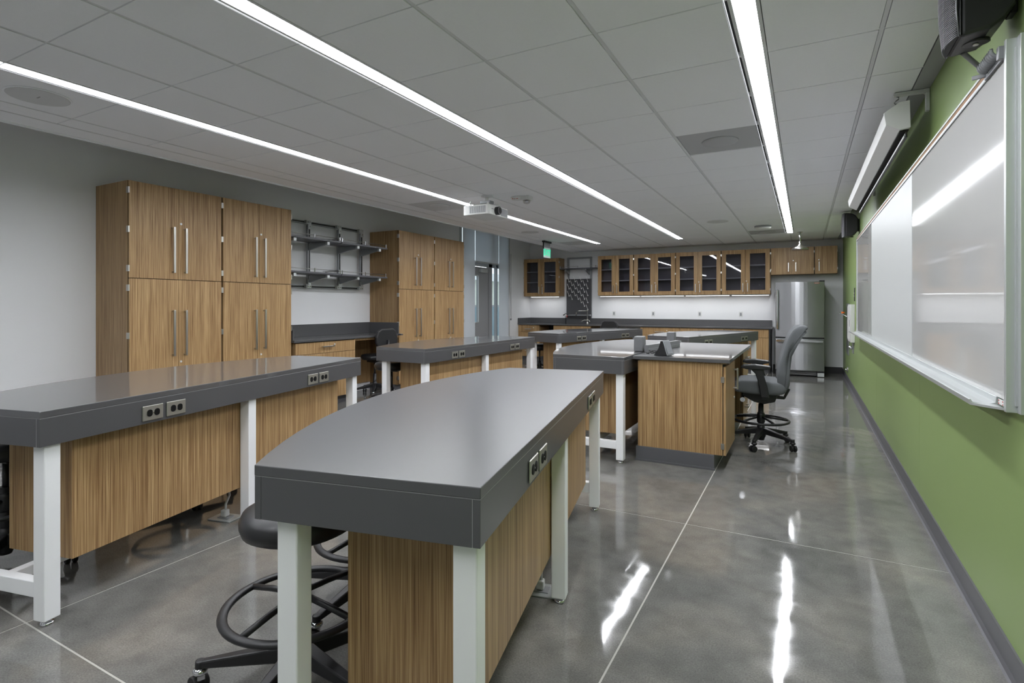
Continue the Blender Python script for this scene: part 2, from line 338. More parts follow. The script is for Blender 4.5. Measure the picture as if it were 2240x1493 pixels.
g = MB(); g.box(-6.30, -6.29, 9.79, 9.80, .98, 2.01); g.box(-6.30, -6.29, 10.11, 10.13, .98, 2.01); g.box(-6.30, -6.29, 9.8, 10.11, .97, .99); g.box(-6.30, -6.29, 9.8, 10.11, 2., 2.02); g.build('glazing_bead', M['aluminium'], door)
MB().box(-6.325, -6.32, 9.80, 10.11, .99, 2.0).build('pane', M['clear'], door)
MB().box(-6.298, -6.235, 10.14, 10.42, 2.08, 2.16).build('door_closer', M['aluminium'], door, .004)
MB().bar((-6.26, 10.3, 2.175), (-6.285, 10.0, 2.19), .02, .012).build('closer_arm', M['panel'], door)
def shade(y0, y1, z0, lbl):
    t = thing('roller_shade', lbl, 'window shade', (-6.215, (y0+y1)/2, 0), 0, 'roller shades over the glazed door')
    h = (y1-y0)/2
    MB().box(-.002, .002, -h, h, z0+.03, 2.97).build('fabric', M['shade'], t); MB().box(-.006, .006, -h, h, z0, z0+.03).build('hem_bar', M['aluminium'], t, .002)
shade(9.375, 9.845, .03, 'white roller shade lowered fully to the floor, left of the grey door')
shade(9.868, 10.868, 2.28, 'wide grey roller shade lowered only to the head of the grey door')
shade(10.882, 11.35, .03, 'white roller shade lowered fully to the floor, right of the grey door')
t = thing('shade_chain', 'thin vertical shade pull chain on the wall right of the shades', 'shade chain', (-6.235, 11.50, 0))
MB().tube([(0, 0, 1.03), (0, 0, 2.6)], .004, 6).build('chain', M['devgrey'], t); MB().box(-.012, .01, -.02, .02, 1.0, 1.04).build('anchor', M['devgrey'], t)
gnd = MB().box(-22, XL-.13, 2, 26, -.2, -.02).build('outdoor_ground', M['concrete']); gnd['kind'] = 'structure'
t = thing('neighbouring_building', 'pale ribbed building seen through the glass of the grey door', 'building', (-13.5, 17, -.02))
MB().box(-3, 0, -9, 9, 0, 2.55).build('wall', M['siding'], t)
for k in range(36): MB().box(0, .04, -9+k*.5, -9+k*.5+.06, 0, 2.55).build('rib', M['siding'], t)
MB().box(-3, .3, -9, 9, 2.55, 2.9).build('fascia', M['roofing'], t)
t = thing('fence', 'blue grey mesh fence outside the grey door', 'fence', (-9.2, 14.5, -.02))
for z_ in (.12, 1.33): MB().box(-.03, .03, -3.2, 3.2, z_, z_+.06).build('rail', M['panel'], t)
for k in range(7): MB().box(-.03, .03, -3.2+k*1.05, -3.14+k*1.05, 0, 1.45).build('post', M['panel'], t)
MB().box(-.01, .01, -3.2, 3.2, .14, 1.35).build('mesh_infill', M['fence'], t)

# ------------------------------------------------------------------ handles etc.
def vhandle(parent, x, y, z0, z1, axis='x', w=.02):   # bar handle standing off along +x or -y
    mb = MB()
    if axis == 'x':
        mb.box(x+.028, x+.042, y-w/2, y+w/2, z0, z1)
        for z in (z0+.012, z1-.012): mb.box(x, x+.03, y-w/2+.003, y+w/2-.003, z-.007, z+.007)
    elif axis == 'y':
        mb.box(x-w/2, x+w/2, y-.042, y-.028, z0, z1)
        for z in (z0+.012, z1-.012): mb.box(x-w/2+.003, x+w/2-.003, y-.03, y, z-.007, z+.007)
    return mb.build('handle', M['nickel'], parent, .002)
def hhandle(parent, x, y, z, half, axis='x'):
    mb = MB()
    if axis == 'x':
        mb.box(x+.028, x+.042, y-half, y+half, z-.008, z+.008)
        for s in (-1, 1): mb.box(x, x+.03, y+s*(half-.012)-.006, y+s*(half-.012)+.006, z-.006, z+.006)
    else:
        mb.box(x-half, x+half, y-.042, y-.028, z-.008, z+.008)
        for s in (-1, 1): mb.box(x+s*(half-.012)-.006, x+s*(half-.012)+.006, y-.03, y, z-.006, z+.006)
    return mb.build('handle', M['nickel'], parent, .002)
def lock(parent, p, axis):
    d = Vector((.006, 0, 0)) if axis == 'x' else Vector((0, -.006, 0))
    return MB().cyl(Vector(p)-d*.1, Vector(p)+d, .011, n=16).build('lock', M['lockm'], parent)

# ------------------------------------------------------------------ tall cabinets on the left wall
XF = -5.64
def tall(y0, y1, lbl):
    t = thing('tall_cabinet', lbl, 'cabinet', (0, 0, 0), 0, 'tall wood storage cabinets on the left wall')
    cm = MB().box(XL+.003, XF-.024, y0+.002, y1-.002, .1, 2.545)
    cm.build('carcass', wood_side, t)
    MB().box(XL+.003, XF-.09, y0+.004, y1-.004, 0, .1).build('toe_kick', M['base'], t)
    MB().box(XF-.024, XF-.021, y0+.004, y1-.004, .11, 2.54).build('door_gap', M['dark'], t)
    c = (y0+y1)/2
    for (z0, z1) in ((.115, 1.612), (1.618, 2.543)):
        for s in (-1, 1):
            a, b = (y0+.006, c-.0015) if s < 0 else (c+.0015, y1-.006)
            dr = MB().box(XF-.02, XF, a, b, z0, z1).build('door', wood, t, .0012)
            hz = (1.682, 2.147) if z0 > 1 else (.841, 1.306)
            vhandle(dr, XF, c+s*.06, *hz)
            if s > 0: lock(dr, (XF, c+.022, 2.188 if z0 > 1 else .779), 'x')
            e = y0+.001 if s < 0 else y1-.001
            for z in ([z0+.09, (z0+z1)/2, z1-.09] if z0 > 1 else [z0+.09, z0+.5, z0+.95, z1-.09]):
                MB().box(XF-.035, XF+.0035, e-.006, e+.006, z-.03, z+.03).build('hinge', M['nickel'], t, .001)
    return t
tall(2.800, 3.735, 'tall wood cabinet standing first from the left, its plain side facing the camera')
tall(3.745, 4.655, 'tall wood cabinet between the first tall cabinet and the shelf niche')
tall(6.690, 7.620, 'tall wood cabinet on the right of the shelf niche and desk')
tall(7.630, 8.550, 'tall wood cabinet farthest back on the left wall, beside the shaded glass door')
# desk worktop + units between
DX = -5.60
t = thing('desk_worktop', 'dark grey worktop with tall splashback in the niche between the tall cabinets', 'worktop', (0,0,0))
MB().box(XL+.003, DX, 4.665, 6.683, .884, .914).build('worktop_slab', M['polished'], t, .002)
MB().box(XL+.003, XL+.022, 4.665, 6.683, .914, 1.085).build('splashback', M['top'], t, .0015)
MB().box(XL+.022, DX-.03, 6.664, 6.683, .914, 1.085).build('side_splash', M['top'], t, .0015)
MB().box(XL+.022, DX-.03, 4.665, 4.684, .914, 1.05).build('side_splash', M['top'], t, .0015)
MB().box(DX+.0, DX+.05, 6.63, 6.683, .888, .91).build('edge_return', M['top'], t, .0015)
def drawer_unit(x0, x1, y0, y1, axis, zs, lbl, halves=.09, door=None, group='drawer base units'):
    t = thing('drawer_cabinet', lbl, 'cabinet', (0,0,0), 0, group)
    if axis == 'x':
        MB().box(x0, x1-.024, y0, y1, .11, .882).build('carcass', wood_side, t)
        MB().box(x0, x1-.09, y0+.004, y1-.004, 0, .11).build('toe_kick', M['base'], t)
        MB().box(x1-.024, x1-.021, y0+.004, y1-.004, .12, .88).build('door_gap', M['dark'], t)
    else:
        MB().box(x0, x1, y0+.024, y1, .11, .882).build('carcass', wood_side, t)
        MB().box(x0+.004, x1-.004, y0+.09, y1, 0, .11).build('toe_kick', M['base'], t)
        MB().box(x0+.004, x1-.004, y0+.021, y0+.024, .12, .88).build('door_gap', M['dark'], t)
    for i, (a, b) in enumerate(zs):
        nm = 'drawer' if door is None or i < door else 'door'
        spl = [(0, 1)] if nm == 'drawer' else [(0, .5), (.5, 1)]
        for u0, u1 in spl:
            if axis == 'x':
                ya, yb = y0+(y1-y0)*u0+.002, y0+(y1-y0)*u1-.002
                dr = MB().box(x1-.02, x1, ya, yb, a, b).build(nm, wood, t, .0012); cy = (ya+yb)/2
                if nm == 'drawer': hhandle(dr, x1, cy, (a+b)/2+.01, halves); lock(dr, (x1, cy+halves+.03, (a+b)/2+.03), 'x')
                else: vhandle(dr, x1, yb-.05 if u0 == 0 else ya+.05, b-.26, b-.08)
            else:
                xa, xb = x0+(x1-x0)*u0+.002, x0+(x1-x0)*u1-.002
                dr = MB().box(xa, xb, y0, y0+.02, a, b).build(nm, wood, t, .0012); cx = (xa+xb)/2
                if nm == 'drawer': hhandle(dr, cx, y0, (a+b)/2-.01, halves, 'y'); lock(dr, (cx+halves+.05, y0, (a+b)/2+.02), 'y')
                else: vhandle(dr, xb-.05 if u0 == 0 else xa+.05, y0, b-.26, b-.08, 'y')
    return t
drawer_unit(XL+.003, -5.625, 4.70, 5.73, 'x', [(.725, .872), (.42, .72), (.115, .415)], 'wood drawer cabinet under the left wall desk', .1)
t = MB().box(-5.66, -5.64, 5.733, 6.683, .85, .882).build('apron_rail', wood); tag(t, 'thin wood rail under the desk worktop above the task chair', 'rail')
t = MB().box(XL+.003, XL+.02, 5.733, 6.683, .12, .882).build('knee_space_panel', wood_side); tag(t, 'wood back panel in the knee space of the left wall desk', 'panel')

# wall-mounted strut shelving, left niche
t = thing('strut_shelving', 'grey metal strut shelf frame with four shelves on the wall between the tall cabinets', 'shelving', (0,0,0))
XS = XL+.003
for z in (2.53, 1.62): MB().box(XS, XS+.04, 4.668, 6.45, z-.02, z+.02).build('rail', M['steel'], t, .002); MB().box(XS+.0405, XS+.0415, 4.668, 6.45, z-.008, z+.008).build('rail_slot', M['dark'], t)
PY = (4.83, 5.39, 5.96, 6.42)
for y in PY:
    MB().box(XS+.04, XS+.08, y-.022, y+.022, 1.66, 2.49).build('upright', M['steel'], t, .002)
    MB().box(XS+.0805, XS+.0815, y-.009, y+.009, 1.67, 2.48).build('upright_slot', M['dark'], t)
    for z, s in ((2.53, -1), (1.62, 1)):
        mb = MB().box(XS+.042, XS+.09, y-.055, y+.03, z-.024, z+.024); mb.box(XS+.082, XS+.09, y-.024, y+.03, z+s*.02 if s > 0 else z-.10, z+.10 if s > 0 else z-.02)
        br = mb.build('corner_plate', M['aluminium'], t, .002)
        for dy, dz in ((-.03, 0), (.005, 0), (.005, s*.06)): MB().cyl((XS+.09, y+dy, z+dz), (XS+.095, y+dy, z+dz), .008, n=10).build('bolt', M['chrome'], br)
def shelf(parent, x0, x1, y0, y1, z, front='x', xs=()):
    sh = MB().box(x0, x1, y0, y1, z-.016, z+.008).build('shelf', M['shelf'], parent, .002)
    gr = MB(); zz = z+.045
    if front == 'x':
        P = [(x1-.015, y0+.015), (x1-.015, (y0+y1)/2), (x1-.015, y1-.015)]
        gr.tube([(x0+.03, y0+.015, zz), (x1-.015, y0+.015, zz), (x1-.015, y1-.015, zz), (x0+.03, y1-.015, zz)], .004, 8)
    else:
        P = [(x0+.015, y0+.015), ((x0+x1)/2, y0+.015), (x1-.015, y0+.015)]
        gr.tube([(x0+.015, y1-.03, zz), (x0+.015, y0+.015, zz), (x1-.015, y0+.015, zz), (x1-.015, y1-.03, zz)], .004, 8)
    gr.build('guard_rail', M['nickel'], sh)
    for x, y in P: MB().box(x-.006, x+.006, y-.006, y+.006, z+.008, z+.06).build('rail_post', M['chrome'], sh, .001)
    return sh
for z in (2.25, 1.795):
    for (a, b, dz) in ((4.672, 5.60, 0), (5.615, 6.56, -.004)): shelf(t, -6.14, -5.76, a, b, z+dz)
    for y in PY:
        bk = MB().prism([(XS+.082, z-.12), (XS+.082, z-.02), (-5.80, z-.02), (-5.80, z-.05)], y-.016, y+.016, 'y').build('bracket', M['steel'], t, .001)
        MB().box(-5.82, -5.785, y-.022, y+.022, z-.062, z-.02).build('bracket_cap', M['aluminium'], bk, .002)

# ------------------------------------------------------------------ back wall: base units, worktop, uppers
YC = 11.90
t = thing('back_worktop', 'long dark grey worktop with upstand along the back wall', 'worktop', (0,0,0))
MB().box(XL+.003, -.575, YC-.03, YB-.003, .884, .914).build('worktop_slab', M['polished'], t, .002)
MB().box(XL+.022, -.60, YB-.022, YB-.003, .914, 1.045).build('splashback', M['top'], t, .0015)
MB().box(XL+.003, XL+.022, YC-.02, YB-.003, .914, 1.045).build('side_splash', M['top'], t, .0015)
drawer_unit(XL+.004, -5.675, YC, YB-.004, 'y', [(.71, .874), (.42, .705), (.115, .415)], 'wood drawer cabinet at the far left end of the back counter', .085)
drawer_unit(-5.30, -4.353, YC, YB-.004, 'y', [(.115, .70)], 'wood sink cabinet under the black peg board', .085, 0)
bpy.data.objects[[o.name for o in bpy.data.objects if o.name.startswith('drawer_cabinet')][-1]].name = 'sink_cabinet'
t = MB().box(-5.296, -4.357, YC, YC+.02, .706, .874).build('sink_apron', wood, None, .0012); tag(t, 'plain wood false front above the sink cabinet doors', 'panel')
drawer_unit(-3.20, -2.345, YC, YB-.004, 'y', [(.71, .874), (.42, .705), (.115, .415)], 'wood drawer cabinet right of the far task chair at the back counter', .1)
drawer_unit(-2.34, -1.465, YC, YB-.004, 'y', [(.71, .874), (.115, .705)], 'wood drawer and door cabinet in the middle of the back counter', .1, 1)
drawer_unit(-1.46, -.63, YC, YB-.004, 'y', [(.71, .874), (.115, .705)], 'wood drawer and door cabinet nearest the refrigerator', .1, 1)
t = MB().box(-.625, -.60, YC+.002, YB-.004, 0, .882).build('end_panel', M['baseblack']); tag(t, 'dark end panel of the back counter beside the refrigerator', 'panel')
t = MB().box(-5.672, -5.304, YB-.05, YB-.03, 0, .88).build('recess_back_panel', M['baseblack']); tag(t, 'dark back of the open gap left of the sink cabinet', 'panel')

UF = 12.20
def upper(x0, x1, z0, z1, glass, lbl, ndoors=2):
    t = thing('wall_cabinet', lbl, 'cabinet', (0,0,0), 0, 'wall cabinets on the back wall')
    mb = MB(); w = .018; yb = YB-.003; yf = UF+.024
    mb.box(x0+.001, x0+w, yf, yb, z0, z1); mb.box(x1-w, x1-.001, yf, yb, z0, z1); mb.box(x0+w, x1-w, yf, yb, z0, z0+w); mb.box(x0+w, x1-w, yf, yb, z1-w, z1)
    mb.build('carcass', wood_side, t)
    MB().box(x0+w, x1-w, yb-.01, yb-.002, z0+w, z1-w).build('back_panel', M['inside'], t)
    if glass:
        for z in (z0+.345, z0+.605): MB().box(x0+w, x1-w, yf+.01, yb-.012, z-.009, z+.009).build('shelf', M['device'], t)
    else: MB().box(x0+.004, x1-.004, UF+.021, UF+.024, z0+.004, z1-.004).build('door_gap', M['dark'], t)
    c = (x0+x1)/2; zz0, zz1 = z0+.003, z1-.003
    for s in ((-1, 1) if ndoors == 2 else (1,)):
        if ndoors == 2: a, b = (x0+.006, c-.0015) if s < 0 else (c+.0015, x1-.006)
        else: a, b = x0+.006, x1-.006
        mb = MB()
        if glass:
            st = .085; mb.box(a, a+st, UF, UF+.02, zz0, zz1); mb.box(b-st, b, UF, UF+.02, zz0, zz1); mb.box(a+st, b-st, UF, UF+.02, zz0, zz0+.085); mb.box(a+st, b-st, UF, UF+.02, zz1-.085, zz1)
            dr = mb.build('door', wood, t, .0012); MB().box(a+st-.005, b-st+.005, UF+.008, UF+.013, zz0+.08, zz1-.08).build('glass', M['glass'], dr)
        else: dr = mb.box(a, b, UF, UF+.02, zz0, zz1).build('door', wood, t, .0012)
        hx = (c+s*.045) if ndoors == 2 else a+.07
        if not glass and ndoors == 2: hx = c+s*.065
        vhandle(dr, hx, UF, z0+.055, z0+.235, 'y', .016)
        if s > 0: lock(dr, ((c+.02) if ndoors == 2 else a+.065, UF, z0+.275), 'y')
        e = x0+.002 if s < 0 else x1-.002
        for z in (z0+.1, (z0+z1)/2, z1-.1) if glass else (z0+.1, z1-.1): MB().box(e-.006, e+.006, UF-.003, UF+.035, z-.022, z+.022).build('hinge', M['nickel'], t, .001)
    return t
Z0, Z1 = 1.585, 2.515
upper(XL+.004, -5.28, Z0, Z1, True, 'glass-doored wood wall cabinet in the back left corner, left of the peg board')
for i, (a, b) in enumerate(((-4.292, -3.437), (-3.429, -2.507), (-2.499, -1.560), (-1.552, -.616))):
    upper(a, b, Z0, Z1, True, ['glass-doored wall cabinet just right of the peg board, green reflection in its pane', 'glass-doored wall cabinet second from the peg board in the long row',
      'glass-doored wall cabinet third from the peg board in the long row', 'glass-doored wall cabinet next to the solid doors at the refrigerator'][i])
upper(-.608, .163, 1.975, 2.515, False, 'short two-door solid wood wall cabinet above the left of the refrigerator')
upper(.171, .560, 1.975, 2.515, False, 'short single-door solid wood wall cabinet nearest the green wall', 1)
def under(x0, x1, lbl):
    t = thing('under_cabinet_light', lbl, 'light', ((x0+x1)/2, 12.30, Z0), 0, 'slim lights under the wall cabinets'); h = (x1-x0)/2
    MB().box(-h, h, -.045, .045, -.02, -.001).build('housing', M['aluminium'], t, .002); MB().box(-h+.01, h-.01, -.04, .04, -.023, -.0195).build('lens', M['ulens'], t)
under(-6.08, -5.33, 'slim lit strip under the corner glass wall cabinet'); under(-4.26, -3.32, 'slim lit strip under the glass wall cabinets, nearest the peg board')
under(-3.28, -2.34, 'slim lit strip under the glass cabinets, second from the peg board'); under(-2.30, -1.40, 'slim lit strip under the glass cabinets, third from the peg board'); under(-1.36, -.64, 'slim lit strip under the glass cabinets, nearest the refrigerator')

# back outlets
for x, l in ((-4.006, 'white wall outlet above the back counter, nearest the peg board'), (-3.073, 'white wall outlet above the back counter, second from the peg board'),
             (-2.047, 'white wall outlet above the back counter, third from the peg board'), (-1.205, 'white wall outlet above the back counter, nearest the refrigerator')):
    t = thing('wall_outlet', l, 'outlet', (x, YB, 1.165), 0, 'white outlets on the back wall')
    MB().box(-.038, .038, -.007, -.001, -.058, .058).build('plate', M['device'], t, .002); MB().box(-.018, .018, -.010, -.006, -.034, .034).build('receptacle', M['devgrey'], t, .001)
# peg board rack, shelf
t = thing('peg_rack', 'black drying peg board with white pegs above the sink', 'drying rack', (0,0,0))
for x in (-5.165, -4.575): MB().box(x-.022, x+.022, YB-.045, YB-.003, 1.05, 2.54).build('upright', M['steel'], t, .002)
MB().box(-5.187, -4.553, YB-.046, YB-.003, 2.50, 2.54).build('top_rail', M['steel'], t, .002)
MB().box(-5.20, -4.555, YB-.07, YB-.048, 1.046, 2.005).build('board', M['pegboard'], t, .004)
px = lambda u: -5.20+(u-172)*.00149
pz = lambda v: 2.005-(v-498)*.00149
for u, vs_ in ((220, (540, 657, 775)), (273, (600, 715, 830)), (328, (540, 657, 770)), (382, (600, 715, 830)), (436, (540, 657, 770, 885)), (490, (600, 715, 830, 945)), (546, (540, 657, 770, 885, 1000))):
    for v in vs_:
        x, z = px(u), pz(v)
        mb = MB().cyl((x, YB-.07, z), (x, YB-.19, z+.115), .006, .005, 8); mb.cyl((x, YB-.07, z), (x, YB-.084, z), .016, .012, 12); mb.build('peg', M['peg'], t)
MB().box(-5.20, -4.56, YB-.16, YB-.07, 1.10, 1.135).build('drip_trough', M['steel'], t, .003)
t2 = thing('wall_shelf', 'single dark shelf with guard rail above the peg board', 'shelf', (0,0,0))
shelf(t2, -5.275, -4.34, 12.22, YB-.05, 2.25, 'y')
for x in (-5.13, -4.61): MB().prism([(YB-.046, 2.10), (YB-.046, 2.23), (12.26, 2.23), (12.26, 2.19)], x-.014, x+.014, 'x').build('bracket', M['steel'], t2, .001)
t = thing('lab_faucet', 'tall grey swing spout faucet with lever handles at the sink', 'faucet', (-4.60, 12.34, .9145))
MB().lathe([(.03, 0), (.03, .01), (.018, .03), (.014, .06), (.013, .3), (.02, .305), (.02, .33), (.012, .34)], n=16).build('riser', M['nickel'], t)
MB().tube([(0, 0, .31), (-.20, -.05, .31), (-.25, -.06, .30), (-.262, -.063, .27), (-.262, -.063, .19)], .010, 8).build('spout', M['nickel'], t)
mb = MB(); mb.tube([(0, 0, .08), (-.06, -.03, .09), (-.11, -.05, .07), (-.14, -.06, .04)], .009, 8); mb.tube([(0, 0, .08), (.05, -.03, .09), (.08, -.05, .05)], .009, 8); mb.cyl((-.0, 0, .05), (0, 0, .11), .022, n=12); mb.build('handle', M['nickel'], t)
t = thing('eyewash', 'small drench hose on the counter at the left edge of the peg board', 'eyewash', (-5.16, 12.345, .9145))
MB().tube([(0, 0, 0), (0, 0, .12), (.005, -.01, .18)], .010, 8).build('hose', M['black'], t); MB().cyl((.005, -.01, .15), (.005, -.02, .23), .018, .024, 12).build('spray_head', M['device'], t)
MB().tube([(-.06, -.02, .20), (0, -.02, .235), (.07, -.02, .22)], .013, 8).build('lever', M['black'], t); MB().box(.03, .045, -.03, -.015, .15, .2).build('tag', M['red'], t)

# refrigerator
t = thing('refrigerator', 'stainless steel bottom-freezer refrigerator in the back right corner', 'refrigerator', (-.09, 0, 0))
MB().box(-.412, .415, 11.80, YB-.04, .03, 1.795).build('case', M['base'], t, .006)
def fdoor(nm, z0, z1):
    pts = [(-.415, 11.795)]+[(-.415+.83*i/12, 11.735-.04*math.sin(PI*i/12)) for i in range(13)]+[(.415, 11.795)]
    return MB().prism(pts, z0, z1).build(nm, M['stainless'], t, .006, 3)
d1 = fdoor('door', .745, 1.805); d2 = fdoor('freezer_drawer', .115, .722)
mb = MB(); mb.box(-.395, -.36, 11.67, 11.69, .90, 1.655)
for z in (.93, 1.62): mb.box(-.39, -.365, 11.69, 11.74, z-.02, z+.02)
mb.build('handle', M['chrome'], d1, .005)
mb = MB(); mb.box(-.395, .395, 11.645, 11.67, .655, .70)
for x in (-.37, .37): mb.box(x-.015, x+.015, 11.665, 11.74, .66, .695)
mb.build('handle', M['chrome'], d2, .005)
MB().box(-.412, .412, 11.755, 11.80, .725, .742).build('gasket', M['black'], t)
MB().box(-.405, .29, 11.77, 11.80, .02, .11).build('kick_grille', M['black'], t); MB().box(.30, .412, 11.74, 11.80, .01, .075).build('foot_cover', M['aluminium'], t, .004)
for k in range(5): MB().box(-.40, .28, 11.766, 11.77, .03+k*.016, .036+k*.016).build('grille_slat', M['panel'], t)
MB().box(.33, .418, 11.73, 11.86, 1.807, 1.828).build('hinge_cover', M['black'], t, .004)
bdg = MB().box(.25, .33, 11.700, 11.712, 1.765, 1.785).build('badge', M['red'], t, .002); MB().box(.258, .322, 11.6985, 11.7005, 1.770, 1.780).build('badge_face', M['device'], bdg)
t = thing('shower_head', 'round stainless emergency shower head hanging from the ceiling in front of the cabinets', 'shower head', (-.075, 10.98, 0))
MB().cyl((0, 0, 2.47), (0, 0, ZC), .016, n=16).build('pipe', M['chrome'], t); MB().lathe([(.045, ZC-.006), (.045, ZC-.0005)], n=24).build('escutcheon', M['chrome'], t)
MB().lathe([(.02, 2.49), (.026, 2.475), (.024, 2.46), (.035, 2.43), (.065, 2.405), (.115, 2.385), (.138, 2.365), (.136, 2.350), (.12, 2.345)], n=36).build('bell', M['nickel'], t)

# ------------------------------------------------------------------ lab benches
LB, WB, SB = 2.44, .66, .28
def arcq(s):        # distance of the curved back edge from the front edge
    R = ((LB/2)**2+SB**2)/(2*SB); return WB+SB-(R-math.sqrt(R*R-(s-LB/2)**2))
def duplex(parent, s, z):      # stainless plate with a black duplex receptacle on the local x=0 face
    p = MB().prism([(s-.057, z-.037), (s+.057, z-.037), (s+.057, z+.037), (s-.057, z+.037)], .0005, .006, 'x').build('outlet_plate', M['plate'], parent, .0028, 1)
    for d in (-.02, .02):
        pts = []
        for k in range(16):
            a = 2*PI*k/16; pts.append((s+d+max(-.0145, min(.0145, .0175*math.cos(a))), z+.0175*math.sin(a)))
        r = MB().prism(pts, .005, .0085, 'x').build('receptacle', M['rec'], p, .0008, 1)
    MB().cyl((.006, s, z), (.0078, s, z), .0035, n=8).build('screw', M['chrome'], p)
def bench(name, x, y, deg, lbl, outlets=True, mat='polished'):
    t = thing(name, lbl, 'lab bench', (x, y, 0), math.radians(deg), 'curved-back lab benches')
    N = 20; arc = [(-arcq(LB*i/N), LB*i/N) for i in range(N, -1, -1)]
    MB().prism([(0, 0), (0, LB)]+arc, .885, .914).build('worktop', M[mat], t, .0025)
    ins = lambda p, e: [((-e if q == 0 else q+e), min(max(s, e), LB-e)) for q, s in p]
    MB().prism(ins([(0, 0), (0, LB)]+arc, .0006), .8835, .8852).build('joint_highlight', M['seam'], t)  # pale strip paints the edge highlight between worktop and apron
    zb = .766
    MB().box(-.021, -.001, .001, LB-.001, zb, .8835).build('apron', M['top'], t, .0015)
    for s0, s1 in ((.001, .021), (LB-.021, LB-.001)): MB().box(-WB+.0215, -.0225, s0, s1, zb, .8835).build('apron', M['top'], t, .0015)
    for s0, s1 in ((.0013, .02), (LB-.02, LB-.0013)): MB().box(-.0226, -.0209, s0, s1, zb+.001, .883).build('apron_joint', M['seam'], t)
    ao = [(-arcq(LB*i/N)+.001, LB*i/N) for i in range(N+1)]; ao[0] = (ao[0][0], .001); ao[-1] = (ao[-1][0], LB-.001)
    MB().prism(ao+[(q+.02, s) for q, s in reversed(ao)], zb, .8835).build('curved_apron', M['top'], t)
    # enclosed service box
    q0, q1, s0, s1, z0 = .09, .49, .19, 2.235, .212
    mid = 1.215
    MB().box(-q0-.019, -q0, s0, mid-.002, z0, .882).build('front_panel', wood, t, .001); MB().box(-q0-.019, -q0, mid+.002, s1, z0, .882).build('front_panel', wood, t, .001)
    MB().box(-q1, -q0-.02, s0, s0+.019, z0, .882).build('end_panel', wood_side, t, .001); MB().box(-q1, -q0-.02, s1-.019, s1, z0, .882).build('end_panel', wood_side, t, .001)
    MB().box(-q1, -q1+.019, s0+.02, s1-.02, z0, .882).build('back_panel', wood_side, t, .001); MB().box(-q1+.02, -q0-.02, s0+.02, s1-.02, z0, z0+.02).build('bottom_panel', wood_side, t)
    # legs
    a = .065
    for q, s in ((.02, .03), (.545, .03), (.02, 1.183), (.02, LB-.095), (.545, LB-.095)):
        lg = MB().box(-q-a, -q, s, s+a, .025, zb-.0005 if q > .02 else zb).build('leg', M['white'], t, .004)
        MB().lathe([(.025, 0), (.026, .004), (.022, .012), (.008, .015), (.008, .026)], (-q-a/2, s+a/2, 0), 20).build('leveling_foot', M['chrome'], lg)
    for s in (.04, LB-.095+.01): MB().box(-.545, -.085, s, s+.045, .115, .182).build('stretcher', M['white'], t, .003)
    MB().box(-.335, -.29, .085, LB-.085, .13, .175).build('stretcher', M['white'], t, .003)
    if outlets:
        for s in (.51, .644, 1.79, 1.92): duplex(t, s, .817)
    return t
bench('lab_bench', -.686, 1.112, 11.9, 'dark-topped wood lab bench in the foreground centre, nearest the camera', mat='top')
bench('lab_bench', -2.772, 1.042, 12.4, 'dark-topped wood lab bench cut off by the left edge of the picture')
bench('lab_bench', -3.36, 4.392, -.9, 'dark-topped lab bench in front of the desk niche and far tall cabinets')
bench('lab_bench', -3.375, 7.79, -16.6, 'far dark-topped lab bench in front of the sink and peg board')
bench('lab_bench', -1.41, 7.80, -17.0, 'far dark-topped lab bench in front of the refrigerator and back drawers')
bench('lab_bench', -1.345, 4.50, 0, 'dark-topped lab bench joined to the left side of the teaching station', outlets=False)
# power pedestals, divider
for (x, y, h, l) in ((-1.392, 5.16, .145, 'grey rounded power pedestal on the bench top, nearer of the two'), (-1.40, 6.60, .125, 'grey rounded power pedestal on the bench top, farther of the two')):
    t = thing('power_pedestal', l, 'power pedestal', (x, y, .9145), 0, 'power pedestals by the teaching station')
    MB().box(-.046, .046, -.055, .055, 0, h).build('housing', M['pedestal'], t, .012, 3); MB().box(-.03, .03, -.0555, -.054, .035, h-.03).build('outlet_face', M['pedestal'], t, .002)
# teaching station
t = thing('teaching_station', 'wood teaching desk with grey top and dark plinth beside the drafting chair', 'desk', (0,0,0))
IX0, IX1, IY0, IY1 = -1.325, -.533, 4.685, 6.66
MB().box(IX0+.001, IX1, IY0, IY1, .884, .9135).build('worktop', M['polished'], t, .0025)
bx0, bx1 = -1.29, -.592
MB().box(bx0, bx1, IY0+.035, IY0+.054, .125, .873).build('end_panel', wood, t, .001)
MB().box(bx0, bx1, IY0+.054, 5.37, .125, .873).build('near_carcass', wood_side, t)
MB().box(bx0, bx1, 6.14, IY1-.04, .125, .873).build('far_carcass', wood_side, t)
MB().box(bx0, bx0+.02, 5.37, 6.14, .125, .873).build('modesty_panel', wood_side, t)
MB().box(bx0+.02, bx1+.03, IY0+.033, IY1-.04, .873, .8835).build('sub_top', wood_side, t)
for a, b in ((IY0+.02, 5.37), (6.14, IY1-.04)): MB().box(bx0-.015, -.655, a, b, 0, .125).build('plinth', M['base'], t, .002)
MB().box(bx0-.022, -.648, IY0+.013, IY0+.02, 0, .018).build('plinth_cove', M['base'], t, .002)
MB().box(bx1, bx1+.004, IY0+.04, 5.365, .13, .87).build('door_gap', M['dark'], t); MB().box(bx1, bx1+.004, 6.145, IY1-.045, .13, .87).build('door_gap', M['dark'], t)
dr = MB().box(bx1+.006, bx1+.026, IY0+.036, 5.366, .126, .85).build('door', wood, t, .001); vhandle(dr, bx1+.026, 5.25, .60, .79); lock(dr, (bx1+.026, 5.30, .52), 'x')
for z in (.745, .20): MB().box(bx1-.012, bx1+.014, IY0+.028, IY0+.040, z-.024, z+.024).build('hinge', M['nickel'], t, .001)
